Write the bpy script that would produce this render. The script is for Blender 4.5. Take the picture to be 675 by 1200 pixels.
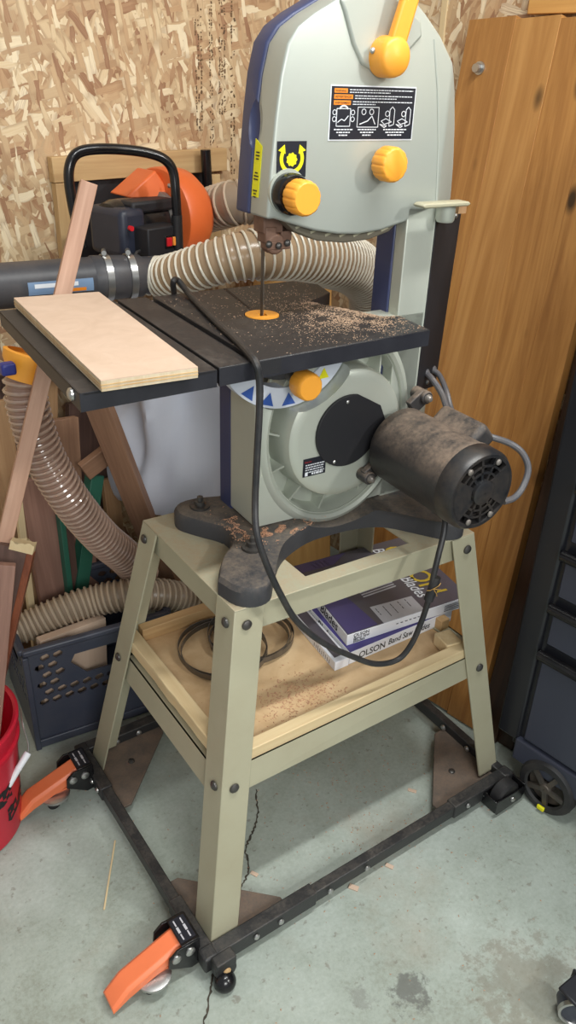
import bpy, bmesh, math, random
from mathutils import Vector as V, Matrix as M4, noise as mnoise
random.seed(7)
for o in list(bpy.data.objects): bpy.data.objects.remove(o)
SC = bpy.context.scene; COL = SC.collection
PI = math.pi; R = math.radians

# ------------------------------------------------------------------ camera
cd = bpy.data.cameras.new('camera'); cam = bpy.data.objects.new('camera', cd); COL.objects.link(cam)
cam.location = (-0.72747, -0.94839, 1.28293); cam.rotation_euler = (1.06746, -0.03432, -0.60536)
cd.sensor_fit = 'VERTICAL'; cd.sensor_height = 36; cd.sensor_width = 36; cd.lens = 28.023; cd.clip_start = .02
SC.camera = cam
# ------------------------------------------------------------------ world and lights
w = bpy.data.worlds.new('world'); SC.world = w; w.use_nodes = True
w.node_tree.nodes['Background'].inputs[0].default_value = (.93, .97, 1, 1)
w.node_tree.nodes['Background'].inputs[1].default_value = .42
def area(name, loc, target, sx, sy, power, col=(1, .97, .93)):
    l = bpy.data.lights.new(name, 'AREA'); l.shape = 'RECTANGLE'; l.size = sx; l.size_y = sy; l.energy = power; l.color = col
    o = bpy.data.objects.new(name, l); COL.objects.link(o); o.location = loc
    o.rotation_euler = (V(target) - V(loc)).to_track_quat('-Z', 'Y').to_euler(); return o
area('shop_light_overhead', (.10, -.56, 2.35), (.10, -.50, 0), 1.2, .08, 28, (.985, .995, .97))
area('shop_light_aisle', (1.05, -2.15, 2.2), (.0, .1, .7), .5, .16, 66, (.985, .995, .97))
area('shop_light_door', (-1.0, -2.35, 1.8), (-.05, .0, .2), 1.0, .6, 34, (.985, .995, .97))
SC.view_settings.view_transform = 'Standard'; SC.view_settings.look = 'None'
SC.view_settings.exposure = 0.0; SC.view_settings.gamma = 1.0; SC.view_settings.use_curve_mapping = False

# ------------------------------------------------------------------ materials
def srgb(r, g, b):
    f = lambda c: (c/255/12.92) if c/255 <= .04045 else ((c/255+.055)/1.055)**2.4
    return (f(r), f(g), f(b), 1)
class NT:
    def __init__(s, name):
        s.m = bpy.data.materials.new(name); s.m.use_nodes = True; s.t = s.m.node_tree; s.n = s.t.nodes
        s.b = s.n['Principled BSDF']
    def add(s, typ, **kw):
        n = s.n.new(typ)
        for k, v in kw.items(): setattr(n, k, v)
        return n
    def link(s, a, b): s.t.links.new(a, b)
    def coord(s, scale=(1, 1, 1), rot=(0, 0, 0), loc=(0, 0, 0)):
        c = s.add('ShaderNodeTexCoord')
        if getattr(s, 'vary', False):
            oi = s.add('ShaderNodeObjectInfo'); ad = s.add('ShaderNodeVectorMath', operation='MULTIPLY_ADD'); ad.inputs[1].default_value = (3.1, 1.7, 9.3)
            s.link(oi.outputs['Random'], ad.inputs[0]); s.link(c.outputs['Object'], ad.inputs[2]); mp = s.add('ShaderNodeMapping'); mp.inputs['Scale'].default_value = scale; mp.inputs['Location'].default_value = loc
            s.link(ad.outputs[0], mp.inputs['Vector']); return mp.outputs[0]
        mp = s.add('ShaderNodeMapping')
        mp.inputs['Scale'].default_value = scale; mp.inputs['Rotation'].default_value = rot; mp.inputs['Location'].default_value = loc
        s.link(c.outputs['Object'], mp.inputs['Vector']); return mp.outputs[0]
    def noise(s, vec, scale, detail=4, rough=.55, dist=0):
        n = s.add('ShaderNodeTexNoise'); n.inputs['Scale'].default_value = scale; n.inputs['Detail'].default_value = detail
        n.inputs['Roughness'].default_value = rough; n.inputs['Distortion'].default_value = dist
        s.link(vec, n.inputs['Vector']); return n.outputs['Fac']
    def ramp(s, fac, stops):
        r = s.add('ShaderNodeValToRGB'); e = r.color_ramp.elements
        while len(e) < len(stops): e.new(.5)
        for el, (p, c) in zip(e, stops): el.position = p; el.color = c if len(c) == 4 else (*c, 1)
        s.link(fac, r.inputs[0]); return r.outputs[0]
    def mix(s, fac, a, b, mode='MIX'):
        n = s.add('ShaderNodeMix', data_type='RGBA', blend_type=mode)
        for sock, v in ((n.inputs[0], fac), (n.inputs[6], a), (n.inputs[7], b)):
            if isinstance(v, (int, float)): sock.default_value = v
            elif isinstance(v, tuple): sock.default_value = v
            else: s.link(v, sock)
        return n.outputs[2]
    def math(s, op, a, b=0.0, clamp=False):
        n = s.add('ShaderNodeMath', operation=op, use_clamp=clamp)
        for sock, v in ((n.inputs[0], a), (n.inputs[1], b)):
            if isinstance(v, (int, float)): sock.default_value = v
            else: s.link(v, sock)
        return n.outputs[0]
    def bump(s, h, strength=.3, dist=.002):
        n = s.add('ShaderNodeBump'); n.inputs['Strength'].default_value = strength; n.inputs['Distance'].default_value = dist
        s.link(h, n.inputs['Height']); s.link(n.outputs[0], s.b.inputs['Normal'])
    def set(s, col=None, rough=None, metal=None, **kw):
        for k, v in (('Base Color', col), ('Roughness', rough), ('Metallic', metal)):
            if v is None: continue
            if isinstance(v, (int, float, tuple)): s.b.inputs[k].default_value = v
            else: s.link(v, s.b.inputs[k])
        for k, v in kw.items(): s.b.inputs[k.replace('_', ' ')].default_value = v
        return s.m
def paint(name, rgb, rough=.45, metal=0, dirt=.12, dirt_rgb=None, scale=14, bump=0, **kw):
    t = NT(name); c = srgb(*rgb); v = t.coord()
    d = srgb(*dirt_rgb) if dirt_rgb else tuple(x*.45 for x in c[:3]) + (1,)
    f = t.ramp(t.noise(v, scale, 6, .65), [(.42, (0, 0, 0)), (.72, (1, 1, 1))])
    f2 = t.math('MULTIPLY', f, dirt)
    t.set(t.mix(f2, c, d), rough, metal, **kw)
    if bump: t.bump(t.noise(v, scale*14, 3), bump, .001)
    return t.m
def dusty(name, rgb, dust_rgb, rough=.5, amount=.8, scale=30, lo=.45, hi=.6, up=True):
    # paint with fine sawdust that settles on upward faces
    t = NT(name); v = t.coord()
    n1 = t.noise(v, scale, 8, .75); n2 = t.noise(v, scale*9, 3, .6)
    f = t.math('ADD', t.math('MULTIPLY', n1, .7), t.math('MULTIPLY', n2, .3))
    f = t.ramp(f, [(lo, (0, 0, 0)), (hi, (1, 1, 1))])
    if up:
        g = t.add('ShaderNodeNewGeometry'); sx = t.add('ShaderNodeSeparateXYZ'); t.link(g.outputs['Normal'], sx.inputs[0])
        f = t.math('MULTIPLY', f, t.ramp(sx.outputs['Z'], [(.15, (0.08, .08, .08)), (.75, (1, 1, 1))]))
    f = t.math('MULTIPLY', f, amount)
    t.set(t.mix(f, srgb(*rgb), srgb(*dust_rgb)), t.math('ADD', t.math('MULTIPLY', f, .4), rough, True))
    t.bump(n2, .25, .001)
    return t.m
def wood(name, light, dark, scale=1.0, rough=.6, streak=1.0, knots=False, coat=0):
    # grain along local Z
    t = NT(name); t.vary = True; v = t.coord((18*scale, 18*scale, 1.3*scale)); vf = t.coord((150*scale, 150*scale, 5*scale))
    a = t.noise(v, 1.6, 5, .6, 1.2 if not knots else 2.4); b = t.noise(vf, 1.0, 4, .6)
    big = t.noise(t.coord((5, 5, .6)), 1.0, 2)
    m = t.math('ADD', t.math('MULTIPLY', a, .6), t.math('ADD', t.math('MULTIPLY', b, .22*streak), t.math('MULTIPLY', big, .2)))
    col = t.ramp(m, [(.32, srgb(*dark)), (.5, srgb(*[(p+q)/2 for p, q in zip(light, dark)])), (.68, srgb(*light))])
    if knots:
        vo = t.add('ShaderNodeTexVoronoi'); vo.inputs['Scale'].default_value = 1.0
        t.link(t.coord((9, 0, 4.2), loc=(.3, .1, .55)), vo.inputs['Vector'])
        kf = t.ramp(vo.outputs['Distance'], [(.05, (1, 1, 1)), (.13, (0, 0, 0))])
        col = t.mix(kf, col, srgb(*[c*.42 for c in dark]))
    t.set(col, rough, 0, Coat_Weight=coat)
    t.bump(b, .12, .0008)
    return t.m
M = {}
M['beige'] = paint('grey_beige_enamel', (188, 193, 182), .42, .35, .10, (150, 140, 120), 9)
M['hood'] = paint('cool_lit_enamel', (178, 184, 176), .42, .35, .08, (150, 146, 136), 9)  # same enamel as the lower cover, with cooler light put into the colour
M['beige2'] = paint('inner_beige_enamel', (160, 158, 140), .5, 0, .2, (120, 100, 78), 9)
M['stand'] = paint('khaki_grey_enamel', (168, 164, 140), .42, 0, .22, (140, 125, 98), 10)
M['standtop'] = dusty('dusty_khaki_enamel', (168, 164, 140), (176, 150, 120), .5, .55, 22, .4, .62)
M['navy'] = paint('navy_plastic', (54, 62, 98), .42, 0, .15, (95, 92, 98), 8)
M['black'] = paint('black_paint', (26, 27, 30), .42, 0, .35, (70, 64, 58), 20)
M['blackgloss'] = paint('gloss_black', (16, 16, 19), .22, 0, .2, (60, 55, 52), 20)
M['blackplate'] = paint('black_sheet_steel', (25, 25, 30), .6, 0, .2, (62, 56, 54), 6)
M['rail'] = dusty('dusty_black_steel', (42, 42, 43), (112, 104, 94), .45, .4, 26, .45, .65)
M['railplate'] = dusty('brown_dusty_plate', (94, 84, 76), (128, 108, 92), .6, .7, 26, .4, .6)
M['cast'] = dusty('dusty_cast_iron', (54, 55, 59), (130, 116, 100), .62, .75, 22, .38, .66)
M['table'] = dusty('table_iron', (34, 34, 37), (118, 108, 98), .5, .4, 12, .50, .74)
M['tableedge'] = paint('table_black_edge', (30, 31, 38), .45, 0, .2, (70, 70, 76), 20)
M['motor'] = dusty('dusty_motor_shell', (46, 46, 48), (150, 130, 112), .5, .92, 16, .34, .66)
M['motorend'] = paint('motor_end_black', (30, 31, 34), .38, 0, .4, (90, 80, 70), 25)
M['yellow'] = paint('amber_plastic', (246, 168, 58), .42, 0, .12, (190, 116, 34), 14)
M['orange'] = paint('orange_paint', (218, 104, 50), .4, 0, .2, (190, 80, 34), 9)
M['pedal'] = paint('orange_pedal_paint', (242, 128, 82), .4, 0, .15, (190, 90, 54), 14)
M['zinc'] = paint('zinc_plated_steel', (190, 190, 188), .3, .9, .2, (110, 100, 90), 40)
M['steel'] = paint('grey_steel', (136, 130, 124), .38, .5, .4, (84, 66, 54), 30)
M['bolt'] = paint('dark_bolt_steel', (92, 90, 88), .4, .7, .3, (70, 60, 54), 40)
M['blade'] = paint('blade_spring_steel', (112, 106, 98), .35, .6, .3, (60, 50, 40), 40)
M['white'] = paint('white_card', (232, 234, 240), .55, 0, .05)
M['ink'] = paint('black_ink', (24, 24, 28), .55, 0, 0)
M['labelblack'] = paint('black_decal', (26, 28, 38), .4, 0, 0)
M['labelyellow'] = paint('yellow_decal', (228, 222, 20), .45, 0, 0)
M['labelorange'] = paint('orange_decal', (236, 140, 40), .45, 0, 0)
M['labelwhite'] = paint('white_decal', (226, 230, 236), .45, 0, 0)
M['labelblue'] = paint('blue_decal', (48, 84, 160), .45, 0, 0)
M['labelsky'] = paint('pale_blue_decal', (120, 146, 178), .45, 0, .1)
M['labelred'] = paint('red_decal', (190, 40, 44), .45, 0, 0)
M['purple'] = paint('purple_card', (84, 76, 142), .45, 0, .08)
M['boxdark'] = paint('dark_printed_card', (92, 88, 92), .4, 0, .45, (84, 76, 112), 5)
M['boxgrey'] = paint('pale_grey_print', (190, 190, 196), .45, 0, .1)
M['gold'] = paint('gold_print', (206, 178, 62), .45, 0, 0)
M['cord'] = paint('black_rubber', (36, 37, 40), .5, 0, .3, (90, 82, 74), 40)
M['cordgrey'] = paint('grey_rubber', (84, 84, 88), .42, 0, .4, (120, 104, 90), 40)
M['pipe'] = paint('charcoal_rubber', (62, 63, 68), .45, 0, .3, (120, 110, 104), 12)
M['hose'] = paint('tan_hose_film', (158, 134, 106), .25, 0, .25, (128, 100, 76), 10)
M['rib'] = paint('milky_rib', (214, 208, 192), .3, 0, .1)
M['hose2'] = paint('brown_hose_film', (152, 122, 106), .10, 0, .3, (108, 82, 70), 10)
M['rib2'] = paint('beige_rib', (172, 146, 130), .08, 0, .1, Coat_Weight=1.0, Coat_Roughness=.06)
M['hose3'] = paint('dull_hose_film', (150, 132, 112), .35, 0, .3, (110, 90, 70), 10)
M['rib3'] = paint('dull_beige_rib', (186, 168, 146), .3, 0, .1)
M['bag'] = paint('white_filter_cloth', (206, 210, 222), .8, 0, .12, (150, 150, 160), 5, .2)
M['bluecuff'] = paint('blue_plastic', (44, 52, 130), .4, 0, .1)
M['red'] = paint('red_bucket_plastic', (196, 28, 52), .35, 0, .15, (110, 14, 30), 7)
M['crate'] = paint('slate_blue_plastic', (64, 69, 84), .4, 0, .25, (100, 98, 102), 10)
M['chest'] = paint('charcoal_blue_enamel', (54, 57, 70), .4, 0, .08)
M['chestdark'] = paint('black_chest_enamel', (30, 31, 36), .35, 0, .08)
M['rubber'] = paint('black_tyre', (30, 30, 32), .6, 0, .3, (84, 78, 72), 20)
M['swred'] = paint('red_switch', (200, 30, 40), .35, 0, 0)
M['swamber'] = paint('amber_switch', (240, 150, 60), .35, 0, 0)
M['labelpale'] = paint('pale_angle_decal', (204, 210, 222), .45, 0, .15)
M['slotdark'] = paint('dark_gap', (40, 26, 18), .8, 0, .3)
M['plyface'] = wood('pale_plywood', (212, 188, 168), (196, 170, 148), .7, .6, .5)
M['plyedge'] = wood('plywood_edge', (216, 204, 180), (180, 158, 124), 1.2, .7, 1)
M['shelfply'] = wood('shelf_plywood', (224, 197, 156), (198, 164, 122), .6, .6, .6)
M['pine'] = wood('new_pine', (228, 210, 170), (204, 178, 134), .9, .6, .8)
M['cleat'] = wood('dull_pine', (212, 182, 134), (176, 138, 92), .9, .6, .8)
M['panel'] = wood('varnished_pine', (184, 134, 74), (128, 82, 38), .7, .42, 1.1, True, .1)
M['panelb'] = wood('golden_pine', (188, 140, 82), (146, 98, 48), .6, .4, 1.1, True, .1)
M['panel2'] = wood('pale_pine', (220, 172, 104), (186, 134, 70), .8, .5, .8)
M['walnut'] = wood('walnut', (110, 84, 74), (70, 50, 44), 1.2, .55)
M['maho'] = wood('red_brown_wood', (162, 124, 108), (118, 86, 74), 1.2, .55)
M['brownwood'] = wood('mid_brown_wood', (160, 124, 98), (116, 84, 64), 1.2, .55)
M['stickwood'] = wood('pinkish_wood', (204, 164, 140), (172, 130, 106), 1.5, .55)
M['copper'] = wood('stained_edge', (146, 84, 56), (92, 46, 30), 1.4, .4)
M['trim'] = wood('dark_stained_wood', (68, 43, 27), (32, 20, 13), 1.2, .35)
M['tanwood'] = wood('tan_wood', (176, 142, 104), (136, 100, 68), 1.2, .6)
M['green'] = paint('green_painted_edge', (44, 98, 80), .5, 0, .2)
M['navyblack'] = paint('blue_black_plastic', (40, 44, 58), .42, 0, .2, (80, 80, 88), 12)
M['stampink'] = paint('faded_stamp_ink', (92, 72, 52), .8, 0, .6, (150, 112, 74), 60)
M['ventdark'] = paint('dim_vent_plastic', (104, 98, 84), .5, 0, .2)
M['purpledark'] = paint('dim_purple_print', (84, 76, 122), .4, 0, .3, (96, 88, 100), 6)
M['rust'] = paint('rusty_steel', (128, 98, 82), .6, .2, .5, (80, 56, 46), 40)
M['brass'] = paint('brass_wire', (190, 150, 84), .4, .5, 0)
M['hubgrey'] = paint('dull_hub_grey', (72, 68, 64), .5, .3, .4, (110, 92, 72), 30)
M['backblack'] = paint('black_backing', (30, 26, 28), .7, 0, .2)
M['chip'] = paint('sawdust_chips', (172, 146, 122), .9, 0, .4, (126, 100, 80), 200)
M['chip2'] = paint('reddish_sawdust', (192, 148, 118), .9, 0, .4, (150, 104, 80), 200)
M['crackfill'] = paint('crack_dark_concrete', (62, 58, 50), .9, 0, .4, (110, 96, 80), 60)  # dark concrete colour of the crack ribbon

def osb():
    t = NT('oriented_strand_board')
    c0 = t.coord(); dn = t.add('ShaderNodeTexNoise'); dn.inputs['Scale'].default_value = 22; dn.inputs['Detail'].default_value = 3; t.link(c0, dn.inputs['Vector'])
    col = srgb(178, 146, 108); h = 0.0
    tones = [(.0, srgb(112, 74, 54)), (.12, srgb(150, 110, 82)), (.28, srgb(184, 149, 112)), (.5, srgb(202, 173, 135)), (.7, srgb(212, 188, 150)), (.9, srgb(232, 216, 184)), (1, srgb(142, 102, 80))]
    L = [(4, 26, 7), (-28, 34, 10), (32, 36, 11), (-10, 44, 12), (62, 40, 12), (16, 50, 14), (-52, 46, 13), (8, 60, 15), (-22, 70, 17), (40, 66, 16), (-78, 60, 16), (12, 90, 20)]
    for i, (ang, sw, sl) in enumerate(L):
        cc = t.add('ShaderNodeVectorMath', operation='MULTIPLY_ADD'); cc.inputs[1].default_value = (.012, .0, .012)
        t.link(dn.outputs['Color'], cc.inputs[0]); t.link(c0, cc.inputs[2])
        m1 = t.add('ShaderNodeMapping'); m1.inputs['Rotation'].default_value = (0, R(ang), 0); m1.inputs['Location'].default_value = (i*.37, 0, i*.71)
        t.link(cc.outputs[0], m1.inputs[0])
        m2 = t.add('ShaderNodeMapping'); m2.inputs['Scale'].default_value = (sw, 0, sl); t.link(m1.outputs[0], m2.inputs[0])
        vo = t.add('ShaderNodeTexVoronoi'); vo.inputs['Scale'].default_value = 1; vo.distance = 'CHEBYCHEV'; t.link(m2.outputs[0], vo.inputs['Vector'])
        vo.inputs['Randomness'].default_value = 1.0
        sp = t.add('ShaderNodeSeparateColor'); t.link(vo.outputs['Color'], sp.inputs[0])
        keep = t.math('GREATER_THAN', sp.outputs[0], .25 if i == 0 else .66)
        m3 = t.add('ShaderNodeMapping'); m3.inputs['Scale'].default_value = (sw*7, 0, sl*.9); t.link(m1.outputs[0], m3.inputs[0])
        g = t.noise(m3.outputs[0], 1, 3)
        tone = t.ramp(t.math('ADD', t.math('MULTIPLY', sp.outputs[1], .80), t.math('MULTIPLY', g, .26)), tones)
        edge = t.ramp(vo.outputs['Distance'], [(.36, (0, 0, 0)), (.62, (1, 1, 1))])
        tone = t.mix(t.math('MULTIPLY', edge, .4), tone, srgb(128, 86, 54))
        col = t.mix(keep, col, tone)
        h = t.math('ADD', t.math('MULTIPLY', h, .6) if i else 0.0, t.math('MULTIPLY', t.math('MULTIPLY', keep, sp.outputs[2]), .6))
    t.set(col, .55); t.bump(h, .35, .004); return t.m
M['osb'] = osb()
def concrete():
    t = NT('concrete_floor'); v = t.coord()
    a = t.noise(v, 2.2, 6, .6); b = t.noise(v, 14, 6, .7); c = t.noise(v, 130, 3, .7)
    m = t.math('ADD', t.math('MULTIPLY', a, .5), t.math('ADD', t.math('MULTIPLY', b, .26), t.math('MULTIPLY', c, .24)))
    col = t.ramp(m, [(.34, srgb(130, 134, 120)), (.47, srgb(156, 165, 155)), (.62, srgb(178, 187, 179))])
    br = t.ramp(t.noise(t.coord(loc=(3, 5, 0)), 3.2, 5, .65), [(.54, (0, 0, 0)), (.72, (1, 1, 1))])
    col = t.mix(t.math('MULTIPLY', br, .38), col, srgb(150, 128, 104))
    sp = t.ramp(t.noise(t.coord(loc=(1, 2, 0)), 60, 3, .6), [(.62, (0, 0, 0)), (.70, (1, 1, 1))])
    col = t.mix(t.math('MULTIPLY', sp, .45), col, srgb(106, 92, 78))
    # two dark spills with a shape of their own
    for (x, y, r, k, rgb) in ((-.10, -.475, .035, .75, (92, 92, 88)), (-.17, -.43, .022, .4, (110, 108, 104)), (.06, -.58, .11, .45, (116, 106, 90)), (.29, -.58, .06, .3, (108, 112, 120))):
        vm = t.add('ShaderNodeVectorMath', operation='DISTANCE'); vm.inputs[1].default_value = (x, y, 0); t.link(v, vm.inputs[0])
        d = t.math('ADD', vm.outputs['Value'], t.math('MULTIPLY', t.math('SUBTRACT', t.noise(v, 34, 6, .75), .5), r*4.2))
        f = t.ramp(t.math('DIVIDE', d, r), [(.55, (1, 1, 1)), (.95, (0, 0, 0))])
        col = t.mix(t.math('MULTIPLY', f, k), col, srgb(*rgb))
    t.set(col, t.math('ADD', t.math('MULTIPLY', b, .25), .36)); t.bump(t.math('ADD', c, b), .12, .002); return t.m
M['concrete'] = concrete()

# ------------------------------------------------------------------ mesh helpers
class MB:
    def __init__(s): s.bm = bmesh.new()
    def box(s, c, size, rot=None):
        m = M4.Translation(V(c)) @ (rot.to_4x4() if rot else M4()) @ M4.Diagonal((*size, 1))
        bmesh.ops.create_cube(s.bm, size=1, matrix=m); return s
    def bar(s, p0, p1, wx, wy, up=(0, 0, 1)):
        p0, p1 = V(p0), V(p1); d = (p1-p0); z = d.normalized(); x = V(up).cross(z)
        if x.length < 1e-4: x = V((1, 0, 0))
        x.normalize(); y = z.cross(x)
        m = M4((x, y, z)).transposed().to_4x4(); m.translation = (p0+p1)/2
        bmesh.ops.create_cube(s.bm, size=1, matrix=m @ M4.Diagonal((wx, wy, d.length, 1))); return s
    def cyl(s, p0, p1, r0, r1=None, seg=24, cap=True):
        p0, p1 = V(p0), V(p1); r1 = r0 if r1 is None else r1; d = p1-p0
        m = d.to_track_quat('Z', 'Y').to_matrix().to_4x4(); m.translation = (p0+p1)/2
        bmesh.ops.create_cone(s.bm, cap_ends=cap, segments=seg, radius1=r0, radius2=r1, depth=d.length, matrix=m); return s
    def sphere(s, c, r, sc=(1, 1, 1), seg=20):
        bmesh.ops.create_uvsphere(s.bm, u_segments=seg, v_segments=seg//2, radius=r, matrix=M4.Translation(V(c)) @ M4.Diagonal((*sc, 1))); return s
    def loft(s, rings, closed_ends=True, closed=False):
        vs = [[s.bm.verts.new(p) for p in r] for r in rings]; n = len(rings[0])
        for a, b in zip(vs, vs[1:] + ([vs[0]] if closed else [])):
            for i in range(n): s.bm.faces.new((a[i], a[(i+1) % n], b[(i+1) % n], b[i]))
        if closed_ends and not closed:
            s.bm.faces.new(list(reversed(vs[0]))); s.bm.faces.new(vs[-1])
        return s
    def lathe(s, o, ax, prof, seg=32, ends=True, x0=None, a0=0, a1=2*PI):
        # prof: (distance along axis, radius)
        o, ax = V(o), V(ax).normalized(); q = ax.to_track_quat('Z', 'Y').to_matrix()
        rings = []
        for h, r in prof:
            rings.append([o + ax*h + q @ V((math.cos(a)*r, math.sin(a)*r, 0)) for a in [2*PI*i/seg for i in range(seg)]])
        return s.loft(rings, ends)
    def tube(s, pts, r, seg=10, ends=True):
        pts = [V(p) for p in pts]; fr = frames(pts); rings = []
        for i, (p, (x, y)) in enumerate(zip(pts, fr)):
            rr = r[i] if isinstance(r, (list, tuple)) else r
            rings.append([p + x*math.cos(2*PI*k/seg)*rr + y*math.sin(2*PI*k/seg)*rr for k in range(seg)])
        return s.loft(rings, ends)
    def prism(s, poly, y0, y1, ax='xz', yf=None, holes=()):
        # poly of 2-D points extruded; ax 'xz': extrude along y; 'xy': along z
        mk = (lambda a, b, h: V((a, h, b))) if ax == 'xz' else (lambda a, b, h: V((a, b, h)))
        if not holes:
            f = [s.bm.verts.new(mk(a, b, y0 if yf is None else yf(a, b))) for a, b in poly]
            k = [s.bm.verts.new(mk(a, b, y1)) for a, b in poly]; n = len(poly)
            s.bm.faces.new(f); s.bm.faces.new(list(reversed(k)))
            for i in range(n): s.bm.faces.new((f[(i+1) % n], f[i], k[i], k[(i+1) % n]))
        else:
            for h in (y0, y1):
                es = []
                for loop in (poly, *holes):
                    vs = [s.bm.verts.new(mk(a, b, h)) for a, b in loop]
                    es += [s.bm.edges.new((vs[i], vs[(i+1) % len(vs)])) for i in range(len(vs))]
                bmesh.ops.triangle_fill(s.bm, use_beauty=True, edges=es)
            for loop in (poly, *holes):
                n = len(loop)
                f = [s.bm.verts.new(mk(a, b, y0)) for a, b in loop]; k = [s.bm.verts.new(mk(a, b, y1)) for a, b in loop]
                for i in range(n): s.bm.faces.new((f[(i+1) % n], f[i], k[i], k[(i+1) % n]))
            bmesh.ops.remove_doubles(s.bm, verts=s.bm.verts[:], dist=1e-6)
        return s
    def quad(s, a, b, c, d):
        s.bm.faces.new([s.bm.verts.new(p) for p in (a, b, c, d)]); return s
def frames(pts):
    n = len(pts); t = [(pts[min(i+1, n-1)]-pts[max(i-1, 0)]).normalized() for i in range(n)]
    x = t[0].orthogonal().normalized(); out = []
    for i in range(n):
        x = (x - t[i]*x.dot(t[i])).normalized(); out.append((x, t[i].cross(x)))
    return out
def spline(pts, n=8):
    P = [V(p) for p in pts]; P = [P[0]*2-P[1]] + P + [P[-1]*2-P[-2]]; out = []
    for i in range(1, len(P)-2):
        for k in range(n):
            t = k/n; a, b, c, d = P[i-1:i+3]
            out.append(.5*((2*b) + (c-a)*t + (2*a-5*b+4*c-d)*t*t + (3*b-a-3*c+d)*t**3))
    out.append(P[-2]); return out
def resample(pts, step):
    out = [pts[0].copy()]; acc = 0
    for a, b in zip(pts, pts[1:]):
        L = (b-a).length; d = step-acc
        while d <= L: out.append(a.lerp(b, d/L)); d += step
        acc = L-(d-step)
    return out
def arc(cx, cy, r, a0, a1, n): return [(cx+r*math.cos(R(a0+(a1-a0)*i/n)), cy+r*math.sin(R(a0+(a1-a0)*i/n))) for i in range(n+1)]

OFF = {}
def off_of(o):
    while o.parent: o = o.parent
    return OFF.get(o.name, V((0, 0, 0)))
def obj(name, mb, mat, parent=None, bevel=0, seg=2, smooth=35, base=None, recalc=True, lim=32):
    bm = mb.bm if isinstance(mb, MB) else mb
    if recalc: bmesh.ops.recalc_face_normals(bm, faces=bm.faces[:])
    me = bpy.data.meshes.new(name)
    o = bpy.data.objects.new(name, me); COL.objects.link(o)
    if parent is not None: o.parent = parent; d = off_of(parent)
    else:
        d = V(base) if base else V((0, 0, 0)); o.location = d; OFF[o.name] = d
    bmesh.ops.translate(bm, verts=bm.verts[:], vec=-d); bm.to_mesh(me); bm.free()
    for m in (mat if isinstance(mat, (list, tuple)) else [mat]): me.materials.append(m)
    if smooth:
        for p in me.polygons: p.use_smooth = True
        me.set_sharp_from_angle(angle=R(smooth))
    if bevel:
        b = o.modifiers.new('bevel', 'BEVEL'); b.width = bevel; b.segments = seg; b.limit_method = 'ANGLE'; b.angle_limit = R(lim); b.harden_normals = False
    return o
def tag(o, label=None, cat=None, group=None, kind=None):
    if label: o['label'] = label
    if cat: o['category'] = cat
    if group: o['group'] = group
    if kind: o['kind'] = kind
    return o
def thing(name, label, cat, base, rz=0, group=None, local=False):
    o = bpy.data.objects.new(name, None); COL.objects.link(o); o.location = base; o.rotation_euler = (0, 0, rz)
    o.empty_display_size = .05; OFF[o.name] = V((0, 0, base[2])) if local else V(base)
    return tag(o, label, cat, group)
def cut(o, cutter):
    bmesh.ops.recalc_face_normals(cutter.bm, faces=cutter.bm.faces[:])
    me = bpy.data.meshes.new('cutter'); cutter.bm.to_mesh(me); cutter.bm.free(); c = bpy.data.objects.new('cutter', me); COL.objects.link(c)
    c.location = o.location; c.parent = o.parent
    md = o.modifiers.new('cut', 'BOOLEAN'); md.object = c; md.operation = 'DIFFERENCE'; md.solver = 'EXACT'
    bpy.context.view_layer.update()
    new = bpy.data.meshes.new_from_object(o.evaluated_get(bpy.context.evaluated_depsgraph_get())); o.modifiers.clear(); old = o.data; o.data = new; new.name = o.name
    bpy.data.objects.remove(c); bpy.data.meshes.remove(me)
    for p in new.polygons: p.use_smooth = True
    new.set_sharp_from_angle(angle=R(35))
def text_bm(body, size, extrude=.0003, shear=0, bold=.0):
    c = bpy.data.curves.new('text', 'FONT'); c.body = body; c.size = size; c.extrude = extrude; c.align_x = 'LEFT'; c.shear = shear; c.offset = bold; c.resolution_u = 3
    o = bpy.data.objects.new('text', c); COL.objects.link(o)
    dg = bpy.context.evaluated_depsgraph_get(); me = bpy.data.meshes.new_from_object(o.evaluated_get(dg))
    bm = bmesh.new(); bm.from_mesh(me); bpy.data.objects.remove(o); bpy.data.curves.remove(c); bpy.data.meshes.remove(me); return bm
def place(bm, o, x, y, lift=.0006):
    # put text lying in local xy on the plane spanned by x and y at o
    x = V(x).normalized(); y = V(y); y = (y - x*x.dot(y)).normalized(); z = x.cross(y)
    m = M4((x, y, z)).transposed().to_4x4(); m.translation = V(o) + z*lift
    bmesh.ops.transform(bm, matrix=m, verts=bm.verts[:]); return bm
def fit_text(body, o, x, y, length, lift=.0006, shear=0, hscale=1.0, bold=.010):
    bm = text_bm(body, 1, 0, shear, bold); xs = [v.co.x for v in bm.verts]; k = length/(max(xs)-min(xs)); x0 = min(xs)
    for v in bm.verts: v.co.x = (v.co.x-x0)*k; v.co.y *= k*hscale
    return place(bm, o, x, y, lift)
def join(*bms):
    r = bms[0]
    for b in bms[1:]:
        me = bpy.data.meshes.new('t'); b.to_mesh(me); r.from_mesh(me); bpy.data.meshes.remove(me); b.free()
    return r
def flat(pts, thick_dir, t):
    # thin slab from a planar 3-D polygon
    mb = MB(); n = V(thick_dir).normalized()*t; a = [mb.bm.verts.new(V(p)) for p in pts]; b = [mb.bm.verts.new(V(p)+n) for p in pts]
    mb.bm.faces.new(a); mb.bm.faces.new(list(reversed(b)))
    for i in range(len(pts)): mb.bm.faces.new((a[(i+1) % len(a)], a[i], b[i], b[(i+1) % len(a)]))
    return mb
def bolts(parent, pts, axis, r=.008, h=.005, mat=None, name='bolt'):
    for p in pts:
        mb = MB(); mb.lathe(p, axis, [(0, r), (h*.5, r*.95), (h, r*.55), (h*1.1, .0008)], 12)
        obj(name, mb, mat or M['bolt'], parent)

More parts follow.
